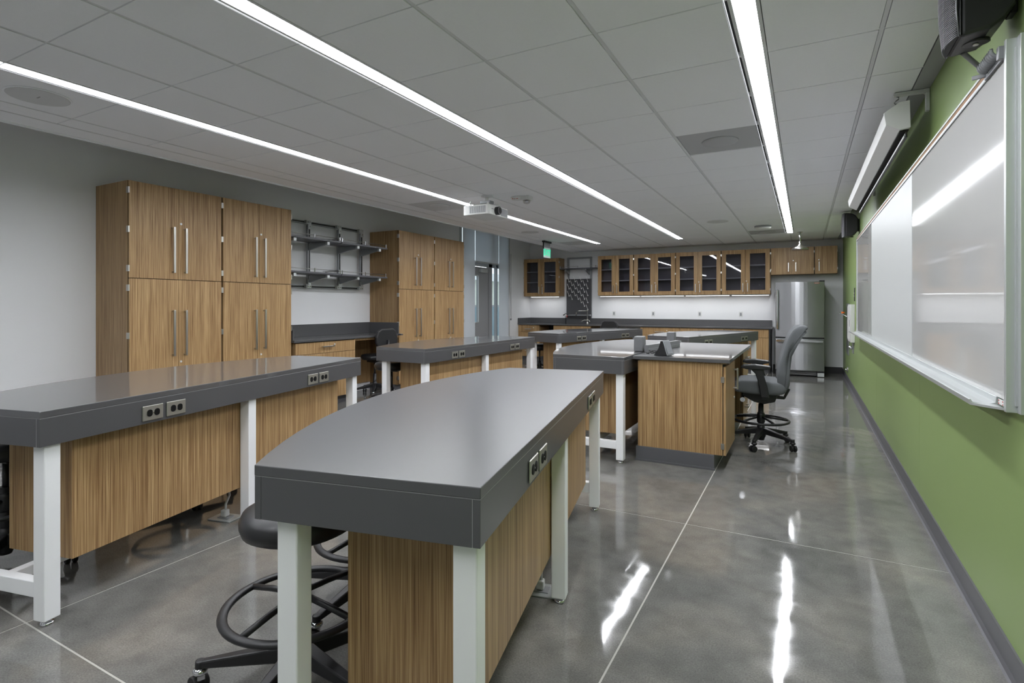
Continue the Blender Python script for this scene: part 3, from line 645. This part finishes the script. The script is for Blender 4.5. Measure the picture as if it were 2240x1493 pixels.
for a, b in ((.715, .868), (.42, .71), (.126, .415)):
    dr = MB().box(bx1+.006, bx1+.026, 6.146, IY1-.046, a, b).build('drawer', wood, t, .001); hhandle(dr, bx1+.026, 6.38, (a+b)/2, .09)
t = thing('cable_divider', 'low grey upstand strip along the seam of the teaching station top', 'divider', (-1.31, 5.08, .9145), math.radians(-8))
MB().box(-.02, .02, 0, .87, 0, .068).build('upstand', M['pedestal'], t, .003); MB().box(.0205, .022, 0, .87, .03, .034).build('groove', M['panel'], t)
t = thing('touch_panel', 'small black wedge touch panel with grey screen on the teaching desk', 'touch panel', (-1.09, 4.83, .9145), math.radians(-17))
MB().prism([(-.075, 0), (.055, 0), (.012, .128), (-.008, .128), (-.03, .06)], -.045, .045, 'y').build('body', M['black'], t, .004)
mb = MB(); mb.prism([(.060, .004), (.066, .006), (.022, .134), (.016, .134)], -.055, .055, 'y'); sc = mb.build('screen_bezel', M['devgrey'], t, .002)
MB().prism([(.066, .018), (.0675, .0185), (.0275, .122), (.026, .122)], -.046, .046, 'y').build('screen', M['screen'], sc)
t = thing('coiled_cable', 'black coiled cable behind the touch panel on the teaching desk', 'cable', (-1.16, 4.86, .9145))
pts = []
for i in range(60):
    a = i/60*2*PI*2.6; pts.append((-.02+.055*math.cos(a)*(1-.2*math.sin(a*.7)), .05+.028*math.sin(a)+.0004*i, .006+.012*(1+math.sin(a*1.7))))
MB().tube(pts, .0035, 6).build('cable', M['black'], t); MB().box(-.10, -.075, .03, .045, .002, .014).build('plug', M['black'], t, .002)

# ------------------------------------------------------------------ stools and chairs
def base5(t, R, ang, castm, zh=.135):
    mb = MB().lathe([(.028, .05), (.034, .07), (.045, .095), (.047, zh), (.034, zh+.03), (.028, zh+.05)], n=20); mb.build('hub', M['black'], t)
    for k in range(5):
        a = ang+2*PI*k/5; cx, cy = math.cos(a), math.sin(a)
        ar = MB(); ar.bar((cx*.02, cy*.02, zh-.005), (cx*(R-.01), cy*(R-.01), .098), .052, .06, .028, .026); ar.cyl((cx*(R-.005), cy*(R-.005), .066), (cx*(R-.005), cy*(R-.005), .112), .017, n=12)
        ar.build('base_arm', M['black'], t, .006)
        c = MB(); X, Y = cx*(R-.005), cy*(R-.005); b = a+.9
        c.lathe([(.012, .088), (.023, .082), (.026, .074), (.023, .066), (.012, .062)], (X, Y, 0), 16)
        c.box(X-.012, X+.012, Y-.012, Y+.012, .045, .066); co = c.build('caster', castm, t)
        wx, wy = math.cos(b), math.sin(b)
        for s in (-1, 1):
            p = Vector((X+.012*wy, Y-.012*wx, .0285)); q = Vector((wx, wy, 0))
            MB().cyl(p+q*s*.006, p+q*s*.026, .028, n=20).build('wheel', M['rubber'], co, .003)
def ring(t, R, z, r=.0145, sp=4, hub=.03, zc=.04, ang=.4, rz=None):
    MB().tube([(R*math.cos(2*PI*i/48), R*math.sin(2*PI*i/48), z) for i in range(48)], r, 10, True, rz).build('foot_ring', M['black'], t)
    MB().lathe([(hub, z-.03), (hub+.006, z-.02), (hub+.006, z+zc), (hub, z+zc+.02)], n=20).build('ring_hub', M['black'], t)
    for k in range(sp):
        a = ang+2*PI*k/sp; MB().tube([(hub*math.cos(a), hub*math.sin(a), z+zc*.6), (R*.55*math.cos(a), R*.55*math.sin(a), z+zc*.35), (R*math.cos(a), R*math.sin(a), z)], .011, 8).build('spoke', M['black'], t)
def stool(x, y, hz, ang, lbl, rs=.196):
    t = thing('lab_stool', lbl, 'stool', (x, y, 0), ang, 'black round lab stools')
    MB().lathe([(.06, hz-.092), (rs-.03, hz-.090), (rs-.008, hz-.078), (rs, hz-.055), (rs, hz-.035), (rs-.010, hz-.014), (rs-.035, hz-.003), (rs-.08, hz), (.01, hz)], n=40).build('seat', M['vinyl'], t)
    MB().box(-.09, .09, -.05, .05, hz-.112, hz-.092).build('seat_plate', M['black'], t, .003)
    MB().cyl((0, 0, .36), (0, 0, hz-.11), .0145, n=16).build('gas_lift', M['black'], t); MB().cyl((0, 0, .045), (0, 0, .40), .026, n=20).build('column', M['black'], t)
    ring(t, .245, .30, .0165, rz=.012, zc=.05); base5(t, .345, .3, M['chrome'])
    return t
stool(-1.578, 1.338, .65, -.36, 'black round stool at the near end of the foreground bench')
stool(-1.735, 1.885, .65, -.588, 'black round stool tucked behind the foreground bench, second from its near end')
stool(-3.71, 1.25, .65, .2, 'black round stool behind the left bench at the left edge of the picture')
stool(-3.885, 2.235, .65, .8, 'black round stool hidden behind the wood box of the left bench')
stool(-4.24, 4.90, .70, .3, 'black round stool beside the near end of the bench in front of the desk niche')
stool(-4.03, 8.47, .69, 1.0, 'black round stool behind the near end of the far left bench')
def rounded(w, h, r, n=6, cz=0):
    pts = []
    for cx, cy, a0 in ((w/2-r, h/2-r, 0), (-w/2+r, h/2-r, 90), (-w/2+r, -h/2+r, 180), (w/2-r, -h/2+r, 270)):
        for k in range(n+1):
            a = math.radians(a0+90*k/n); pts.append((cx+r*math.cos(a), cz+cy+r*math.sin(a)))
    return pts
def task_chair(x, y, ang, lbl):       # faces local -x
    t = thing('task_chair', lbl, 'chair', (x, y, 0), ang, 'black armless task chairs')
    hz = .62
    MB().lathe([(.06, hz-.085), (.19, hz-.083), (.208, hz-.06), (.208, hz-.035), (.195, hz-.012), (.15, hz-.002), (.01, hz)], n=40).build('seat', M['vinyl'], t)
    MB().box(-.09, .12, -.08, .08, hz-.125, hz-.086).build('mechanism', M['black'], t, .006)
    pts = [(-.17, .73), (-.20, .80), (-.20, .88), (-.17, .97), (-.11, 1.01), (.11, 1.01), (.17, .97), (.20, .88), (.20, .80), (.17, .73), (.08, .70), (-.08, .70)]
    MB().prism(pts, .245, .30, 'x').build('backrest', M['vinyl'], t, .02, 4)
    MB().tube([(.08, 0, hz-.10), (.24, 0, hz-.09), (.31, 0, hz-.02), (.315, 0, .84)], .016, 8).build('back_support', M['black'], t)
    MB().cyl((0, 0, .30), (0, 0, hz-.12), .0145, n=16).build('gas_lift', M['black'], t); MB().cyl((0, 0, .05), (0, 0, .32), .026, n=20).build('column', M['black'], t)
    base5(t, .30, .5, M['chrome'], .15)
task_chair(-5.765, 6.28, math.radians(-9), 'black task chair tucked into the left wall desk')
task_chair(-3.85, 12.02, math.radians(-90), 'black task chair at the back counter, only its backrest top showing')
# grey drafting chair
t = thing('drafting_chair', 'grey upholstered drafting chair with black armrests beside the teaching station', 'chair', (-.375, 5.79, 0), math.radians(4))
prof = [(.205, .56), (.25, .545), (.285, .56), (.30, .62), (.285, .74), (.29, .83), (.33, .96), (.375, 1.09), (.41, 1.125), (.465, 1.13), (.475, 1.15), (.46, 1.165), (.40, 1.165), (.345, 1.135), (.30, 1.06), (.245, .90), (.215, .80), (.195, .70), (.19, .62)]
prof = [(.205+(a-.205)*.92, b) for a, b in prof]
def cushion(name, prof, hw, mat, yoff=0, k=.6):
    mb = MB(); n = 14; R = []
    for i in range(n+1):
        v = -1+2*i/n; y = hw*v+yoff; e = max(0, (abs(v)-.75)/.25); sc = 1-.16*e*e
        cx = sum(p[0] for p in prof)/len(prof); cz = sum(p[1] for p in prof)/len(prof); wr_ = -.03*v*v*k
        R.append([mb.bm.verts.new((cx+(p[0]-cx)*(1-.16*e*e*e)+wr_, y, cz+(p[1]-cz)*(1-.05*e*e))) for p in prof])
    for i in range(n):
        for j in range(len(prof)):
            q = (j+1) % len(prof); mb.bm.faces.new([R[i][j], R[i][q], R[i+1][q], R[i+1][j]])
    mb.bm.faces.new(R[0][::-1]); mb.bm.faces.new(R[-1])
    o = mb.build(name, mat, t, smooth=True); s = o.modifiers.new('sub', 'SUBSURF'); s.levels = 1; s.render_levels = 2; return o
inner = [(.205, .575), (.235, .56), (.255, .62), (.24, .74), (.25, .85), (.285, .97), (.318, 1.065), (.35, 1.112), (.425, 1.118), (.452, 1.132), (.452, 1.155), (.43, 1.168), (.385, 1.168), (.335, 1.135), (.29, 1.06), (.235, .90), (.205, .80), (.185, .70), (.18, .62)]
outer = [(.24, .555), (.275, .56), (.30, .62), (.285, .74), (.29, .83), (.325, .955), (.358, 1.055), (.385, 1.085), (.44, 1.092), (.452, 1.104), (.445, 1.118), (.37, 1.114), (.33, 1.07), (.295, .97), (.255, .85), (.245, .74), (.26, .62)]
sh_ = lambda P: [(a-.035-.035*max(0, b-.6), b) for a, b in P]
cushion('backrest', sh_(inner), .235, M['fabric']); cushion('backrest_shell', sh_([(a-.008, b) for a, b in outer]), .235, M['fabric'])
sp_ = [(-.26, .535), (-.10, .52), (.12, .515), (.20, .53), (.225, .57), (.20, .625), (.12, .645), (-.05, .65), (-.20, .645), (-.255, .615), (-.275, .57)]
cushion('seat', sp_, .255, M['fabric'], k=0)
MB().prism([(-.17, .525), (.15, .525), (.12, .44), (.03, .415), (-.06, .43), (-.17, .49)], -.12, .12, 'y').build('mechanism', M['black'], t, .01, 3)
MB().cyl((-.16, -.19, .46), (-.16, .19, .46), .012, n=12).build('tilt_lever', M['black'], t); MB().cyl((-.16, -.205, .46), (-.16, -.19, .46), .022, n=16).build('tilt_knob', M['chrome'], t)
mb = MB(); mb.bar((.10, 0, .478), (.205, 0, .468), .10, .03, .06, .022); mb.bar((.20, 0, .465), (.245, 0, .56), .05, .02, .05, .02); mb.build('back_bracket', M['black'], t, .004)
for s in (-1, 1):
    y = s*.275
    ar = MB(); ar.prism([(.0, .50), (.07, .50), (.055, .60), (.02, .72), (.025, .765), (-.09, .775), (-.085, .755), (-.05, .72), (-.03, .66)], y-.018, y+.018, 'y'); o = ar.build('arm_support', M['black'], t, .008, 3)
    MB().prism([(-.175, .780), (-.165, .772), (-.12, .760), (.03, .762), (.075, .772), (.085, .785), (.07, .795), (-.05, .808), (-.15, .800)], y-.042, y+.042, 'y').build('arm_pad', M['black'], t, .009, 3)
    MB().box(0, .06, min(y, s*.12), max(y, s*.12), .485, .505).build('arm_bracket', M['black'], t, .003)
MB().cyl((0, 0, .27), (0, 0, .43), .015, n=16).build('gas_lift', M['black'], t); MB().cyl((0, 0, .10), (0, 0, .40), .027, .024, 20).build('column', M['black'], t)
ring(t, .245, .245, .012, 5, .03, .05, .2); base5(t, .31, .75, M['black'], .15)

# floor power boxes
for x, y, a, l in ((-3.245, 2.175, 12, 'floor power plate with a white plug below the left bench'), (-1.10, 2.33, 12, 'floor power plate with a plug behind the middle leg of the foreground bench')):
    t = thing('floor_outlet', l, 'floor outlet', (x, y, 0), math.radians(a), 'floor power plates')
    MB().box(-.085, .085, -.06, .06, .0005, .007).build('plate', M['aluminium'], t, .002); MB().box(-.04, .04, -.03, .03, .007, .011).build('receptacle', M['panel'], t, .002)
    MB().box(-.025, .015, -.02, .02, .011, .055).build('plug', M['cord'], t, .008, 3)
    MB().tube([(.0, 0, .05), (.0, .0, .09), (.01, .02, .14), (-.02, .04, .20), (-.08, .04, .24)], .007, 8).build('cord', M['cord'], t)

# ------------------------------------------------------------------ right wall
t = thing('whiteboard', 'long wall-mounted whiteboard with map rail and marker tray on the green wall', 'whiteboard', (0,0,0))
BX = .628; y0, s1, s2, y1 = 2.50, 4.44, 6.93, 8.76; z0, z1 = 1.015, 2.235
MB().box(BX+.012, XR-.001, y0-.03, y1+.01, z0-.01, z1+.01).build('backing', M['aluminium'], t)
for a, b, m_, l in ((y0, s1, M['board'], 'glossy near whiteboard panel'), (s1, s2, M['boardm'], 'matt middle whiteboard panel'), (s2, y1, M['board'], 'glossy far whiteboard panel')):
    lab(MB().box(BX, BX+.010, a+.002, b-.002, z0, z1).build('panel', m_, t, .001), l)
for y in (s1, s2): MB().box(BX-.0015, BX+.001, y-.0035, y+.0035, z0, z1).build('seam_strip', M['aluminium'], t)
MB().box(BX-.012, XR-.001, y0-.02, y0, z0-.035, z1+.045).build('end_trim', M['aluminium'], t, .0015); MB().box(BX-.008, XR-.001, y1, y1+.012, z0-.035, z1+.03).build('end_trim', M['aluminium'], t, .0015)
MB().box(XR-.02, XR-.0015, y0-.055, y0-.021, z0-.035, z1+.045).build('wall_trim', M['aluminium'], t, .0015)
MB().box(BX-.004, XR-.001, y0, y1, z1, z1+.012).build('map_rail', M['aluminium'], t); MB().box(BX-.001, XR-.001, y0, y1, z1+.012, z1+.032).build('cork_strip', M['cork'], t); MB().box(BX-.004, XR-.001, y0, y1, z1+.032, z1+.042).build('top_rail', M['aluminium'], t)
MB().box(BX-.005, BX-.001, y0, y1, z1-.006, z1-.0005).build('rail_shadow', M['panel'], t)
tp = [(XR-.005, z0), (BX-.004, z0), (BX-.006, z0-.022), (BX-.03, z0-.030), (BX-.072, z0-.024), (BX-.078, z0-.014), (BX-.083, z0-.016), (BX-.080, z0-.036), (BX-.03, z0-.042), (XR-.005, z0-.042)]
mb = MB().prism(tp, 2.62, 8.90, 'y'); mb.build('marker_tray', M['aluminium'], t, .0008, 1)
MB().prism([(BX-.080, 2.62), (BX-.004, 2.53), (BX-.004, 2.62)], z0-.036, z0-.028).build('tray_end', M['aluminium'], t)
st = MB().box(BX-.0075, BX-.0045, 2.52, 2.58, z0-.02, z0-.002).build('sticker', M['device'], t)
for dy, dz in ((.005, .014), (.05, .014), (.005, .003), (.05, .003)): MB().box(BX-.0085, BX-.0078, 2.52+dy, 2.528+dy, z0-.02+dz-.002, z0-.02+dz+.002).build('sticker_mark', M['red'], st)
# finned map holder on the map rail
t = thing('map_holder', 'grey finned map holder clipped on the near end of the whiteboard rail', 'map holder', (0, 0, 0))
MB().box(BX-.011, BX-.0055, 2.502, 2.74, 2.228, 2.262).build('clip_bar', M['devgrey'], t, .002); MB().box(BX-.027, BX-.0055, 2.502, 2.526, 2.222, 2.268).build('end_block', M['devgrey'], t, .003)
MB().bar((BX-.008, 2.725, 2.245), (BX-.048, 2.745, 2.246), .012, .016).build('end_arm', M['devgrey'], t, .003)
for k in range(10):
    y = 2.53+k*.0185
    MB().tube([(BX-.008, y, 2.25), (BX-.020, y, 2.244), (BX-.031, y, 2.247), (BX-.038, y, 2.258), (BX-.040, y, 2.272)], .0028, 6, rz=.006).build('fin', M['devgrey'], t)
# projection screen
t = thing('projection_screen', 'white projector screen housing hung along the top of the green wall', 'projector screen', (0,0,0))
pf = [(.425, 2.52), (.436, 2.452), (.503, 2.413), (.556, 2.42), (.552, 2.58), (.50, 2.575)]
MB().prism(pf, 4.0, 7.12, 'y').build('case', M['device'], t, .003)
MB().prism([(p[0]+(-.002 if p[0] < .5 else .002), p[1]+(.002 if p[1] > 2.5 else -.002)) for p in pf], 3.985, 4.0, 'y').build('end_cap', M['device'], t, .003); MB().prism(pf, 7.12, 7.135, 'y').build('end_cap', M['device'], t, .003)
MB().box(.508, .552, 4.02, 7.10, 2.409, 2.4165).build('slot', M['dark'], t); MB().box(.535, .548, 4.03, 7.09, 2.372, 2.40).build('weight_bar', M['black'], t, .003); MB().box(.5415, .5425, 4.05, 7.07, 2.395, 2.412).build('screen_fabric', M['board'], t)
MB().box(.529, .534, 4.03, 7.09, 2.374, 2.384).build('bar_trim', M['aluminium'], t)
for y in (4.09, 7.0):
    h = MB(); h.tube([(.50, y, 2.645), (.512, y, 2.638), (.511, y, 2.628), (.497, y, 2.618), (.489, y, 2.608), (.495, y, 2.597), (.507, y, 2.600)], .0036, 6); h.tube([(.499, y, 2.602), (.499, y, 2.574)], .004, 6); h.build('hook', M['steel'], t)
for y, l in ((4.09, 'white angle bracket holding the near end of the projector screen'), (7.0, 'white angle bracket holding the far end of the projector screen')):
    b = MB(); b.box(.485, XR-.001, y-.015, y+.015, 2.643, 2.665); b.box(XR-.022, XR-.001, y-.015, y+.015, 2.53, 2.643); b.prism([(XR-.035, 2.643), (XR-.022, 2.643), (XR-.022, 2.63)], y-.006, y+.006, 'y')
    tag(b.build('wall_bracket', M['device'], None, .003), l, 'bracket', 'screen wall brackets')
# speakers
def speaker(y, zb, lbl, grp='black wall speakers', br=True, w=.21, h=.33, x0=.455, hz=0):
    t = thing('wall_speaker', lbl, 'speaker', (0, y, zb), 0, grp)
    x1 = .645
    MB().prism([(x0+.035, 0), (x0+.12, .012), (x1-.03, .042), (x1, .085), (x1, h-.085), (x1-.03, h-.042), (x0+.12, h-.012), (x0+.035, h)], .003, w-.003, 'y').build('cabinet', M['black'], t, .014, 3)
    MB().prism([(x0+.033, -.002), (x0+.037, -.002), (x0+.037, w+.002), (x0+.033, w+.002)], .004, h-.004).build('baffle', M['black'], t, .002)
    n = int(h/.0066)
    sl = []
    for k in range(n):
        z = .006+k*.0066
        zz = (k+.5)/n; bow = .012*math.sin(PI*zz)
        pts = [(x0+.030-(.026+bow)*math.sin(PI*(.04+.92*i/8)), .006+(w-.012)*i/8, z) for i in range(9)]
        sl.append(pts)
    s0_ = None
    for pts in sl: MB().tube(pts, .0019, 5).build('grille_slat', M['grille'], t)
    rimp = [(x0+.031-.027*math.sin(PI*(.04+.92*i/8)), .006+(w-.012)*i/8) for i in range(9)]
    MB().tube([(x0+.031, .004, .003), (x0+.024, .003, h*.3), (x0+.024, .003, h*.7), (x0+.031, .004, h-.003)], .0025, 6).build('grille_rim', M['grille'], t)
    MB().prism([(x0+.030-.020*math.sin(PI*(.04+.92*i/8)), .008+(w-.016)*i/8) for i in range(9)]+[(x0+.032, w-.008), (x0+.032, .008)], .006, h-.006).build('grille_backing', M['rubber'], t)
    MB().lathe([(.042, .012), (.042, .003), (.037, .001)], (x0+.10, w/2, .001), 28, squash=(1, .8)).build('bottom_plate', M['black'], t); MB().lathe([(.009, .004), (.009, -.003)], (x0+.10, w/2, .0), 12).build('threaded_insert', M['nickel'], t)
    MB().box(x1, XR-.001, w/2-.03, w/2+.03, .08, .25).build('wall_mount', M['black'], t, .003)
    if br: MB().tube([(x0+.08, w-.02, .008), (x0+.15, w+.08, -.02), (XR-.004, w+.16, -.05)], .009, 10).build('support_arm', M['panel'], t)
speaker(2.47, 2.315, 'large black wall speaker at the top right corner, nearest the camera')
speaker(8.79, 2.30, 'black wall speaker at the far end of the whiteboard', br=False, h=.335)
# small items near the far end of the green wall
t = thing('wall_control_plate', 'black control plate with two light buttons on the green wall', 'switch plate', (XR, 9.68, 1.52))
MB().box(-.008, -.001, -.05, .05, -.10, .10).build('plate', M['black'], t, .002)
for z in (.02, -.025): MB().box(-.011, -.007, -.022, .022, z-.012, z+.012).build('button', M['device'], t, .001)
t = thing('light_switch', 'white light switch plate just beyond the far end of the whiteboard', 'light switch', (XR, 9.02, 1.15))
MB().box(-.007, -.001, -.06, .06, -.09, .09).build('plate', M['device'], t, .002); MB().box(-.010, -.006, -.02, .02, -.03, .03).build('rocker', M['device'], t, .001)
t = thing('recessed_eyewash', 'narrow stainless recessed drench unit on the green wall near the refrigerator', 'eyewash station', (XR, 11.12, 0))
MB().box(-.012, -.001, -.28, .28, .50, 1.39).build('frame', M['steel'], t, .002); MB().box(-.016, -.0125, -.23, .23, .55, 1.34).build('recess_panel', M['stainless'], t, .002)
MB().bar((-.016, -.1, 1.16), (-.14, -.04, 1.23), .04, .012).build('pull_handle', M['chrome'], t, .002); MB().cyl((-.08, -.06, 1.215), (-.08, -.06, 1.245), .026, n=16).build('spray_cap', M['orange'], t, .004)
t = thing('dispenser_box', 'tall white wall cabinet on the green wall beside the whiteboard tray', 'wall cabinet', (XR, 9.98, 0))
MB().box(-.055, -.001, -.30, .30, .79, 1.37).build('body', M['device'], t, .004); MB().box(-.064, -.056, -.28, .28, .82, 1.34).build('door', M['device'], t, .003); MB().box(-.068, -.0645, -.20, -.17, 1.03, 1.13).build('latch', M['panel'], t)
t = thing('gas_valve', 'small grey valves on the green wall below the white wall cabinet', 'valve', (XR, 9.95, .74))
MB().box(-.012, -.001, -.12, .12, -.13, .04).build('plate', M['steel'], t, .002); MB().cyl((-.012, .04, -.04), (-.06, .04, -.04), .022, n=14).build('knob', M['chrome'], t); MB().cyl((-.012, -.05, -.05), (-.05, -.05, -.05), .018, n=14).build('knob', M['chrome'], t)
t = thing('floor_level_outlet', 'small silver round outlet low on the green wall near the corner', 'outlet', (XR, 11.1, .235))
MB().lathe([(.055, -.001), (.055, -.012), (.03, -.02)], (0, 0, 0), 20, 'x').build('plate', M['chrome'], t); MB().lathe([(.02, -.02), (.02, -.045)], (0, 0, 0), 16, 'x').build('valve_stem', M['chrome'], t)

# ------------------------------------------------------------------ ceiling devices
for x, y, l in ((-4.245, 1.59, 'round flush ceiling speaker left of the left light strip, nearest the camera'), (-1.20, 9.0, 'round flush ceiling speaker between the middle and right light strips, far back'), (-4.33, 8.70, 'round flush ceiling speaker left of the left light strip, near the exit sign')):
    t = thing('ceiling_speaker', l, 'ceiling speaker', (x, y, ZC), 0, 'round flush ceiling speakers')
    MB().lathe([(.168, -.0005), (.168, -.004), (.160, -.006)], n=48).build('rim', M['tile'], t); MB().lathe([(.158, -.006), (.158, -.0075), (.15, -.008)], n=48).build('grille', M['speakergrey'], t)
    MB().box(-.02, .02, -.004, .004, -.0088, -.0078).build('nameplate', M['panel'], t)
t = thing('motion_sensor', 'low round white motion sensor on the ceiling near the shower head', 'sensor', (-.61, 9.87, ZC))
MB().lathe([(.13, -.0005), (.13, -.012), (.11, -.02)], n=32).build('base', M['devgrey'], t); MB().lathe([(.125, -.02), (.128, -.035), (.11, -.05), (.05, -.055)], n=32, squash=(1, .7)).build('cover', M['device'], t)
t = thing('fire_alarm', 'white ceiling fire alarm strobe with red FIRE lettering right of the projector', 'fire alarm', (-3.0, 5.84, ZC))
MB().lathe([(.10, -.0005), (.10, -.014), (.085, -.03), (.05, -.034)], (-.06, 0, 0), 32, squash=(1.0, .8)).build('body', M['device'], t, 0); MB().box(-.01, .10, -.06, .06, -.05, -.0005).build('strobe_box', M['device'], t, .006)
MB().lathe([(.045, -.05), (.045, -.065), (.035, -.085), (.015, -.092)], (.05, 0, 0), 20).build('strobe_dome', M['dome'], t); MB().lathe([(.02, -.05), (.016, -.07)], (.05, 0, 0), 12).build('strobe_lamp', M['chrome'], t)
text('lettering', 'FIRE', .045, M['red'], t, (-.075, -.066, -.018), (math.radians(75), 0, 0))
# exit sign, hung along y and read from +x
t = thing('exit_sign', 'green glowing EXIT sign hanging from the ceiling near the back left corner', 'exit sign', (-4.65, 10.12, 0))
MB().box(-.03, .03, -.17, .17, ZC-.035, ZC-.0005).build('canopy', M['black'], t, .002); MB().box(-.012, .012, -.175, -.155, 2.50, ZC-.03).build('end_cap', M['black'], t, .002)
MB().box(-.004, .004, -.155, .155, 2.53, ZC-.03).build('upper_panel', M['devgrey'], t); MB().box(-.004, .004, -.165, .165, 2.33, 2.53).build('acrylic_panel', M['device'], t, .002)
MB().box(.0042, .0046, -.14, .14, 2.345, 2.515).build('lettering_field', M['exitpale'], t)
text('lettering', 'EXIT', .165, M['exitg'], t, (.0056, 0, 2.43), (math.radians(90), 0, math.radians(90)), .0008)
for yy in (-.158, .158): MB().box(.0045, .006, yy-.006, yy+.006, 2.34, 2.52).build('edge_glow', M['exitg'], t)
# projector
t = thing('projector', 'white ceiling-mounted projector with black lens in the middle of the room', 'projector', (-3.365, 5.60, 0))
b = MB().prism([(-.185, -.23), (.15, -.23), (.165, -.215), (.165, .215), (.15, .23), (-.185, .23)], 2.413, 2.528).build('body', M['device'], t, .008, 3)
for k in range(9): MB().box(-.10+k*.025, -.082+k*.025, -.2325, -.230, 2.432, 2.51).build('vent_slat', M['devgrey'], b)
MB().box(.165, .1675, .05, .22, 2.425, 2.515).build('filter_cover', M['devgrey'], b)
lx = MB().cyl((.15, -.06, 2.466), (.215, -.06, 2.466), .048, n=28); lx.build('lens_barrel', M['black'], t, .003)
MB().cyl((.214, -.06, 2.466), (.218, -.06, 2.466), .036, n=24).build('lens', M['lensglass'], t); MB().tube([(.216, -.06+.040*math.cos(2*PI*i/28), 2.466+.040*math.sin(2*PI*i/28)) for i in range(28)], .003, 6, True).build('lens_ring', M['devgrey'], t)
MB().box(.166, .1675, -.17, -.12, 2.475, 2.483).build('badge', M['panel'], t)
MB().lathe([(.07, ZC-.0005), (.07, ZC-.01), (.04, ZC-.018)], n=24).build('ceiling_plate', M['grid'], t); MB().cyl((0, 0, 2.60), (0, 0, ZC-.01), .02, n=16).build('mount_pole', M['device'], t)
MB().box(-.07, .07, -.05, .05, 2.575, 2.605).build('mount_gimbal', M['steel'], t, .004)
for a in (.5, 2.2, 3.7, 5.4): mb = MB(); ex, ey = .15*math.cos(a), .17*math.sin(a); mb.bar((0, 0, 2.572), (ex, ey, 2.56), .022, .008); mb.cyl((ex, ey, 2.528), (ex, ey, 2.568), .009, n=10); mb.build('mount_arm', M['device'], t)
MB().tube([(-.14, -.12, 2.53), (-.15, -.14, 2.575), (-.12, -.16, 2.59)], .008, 8).build('cable_clip', M['device'], t)
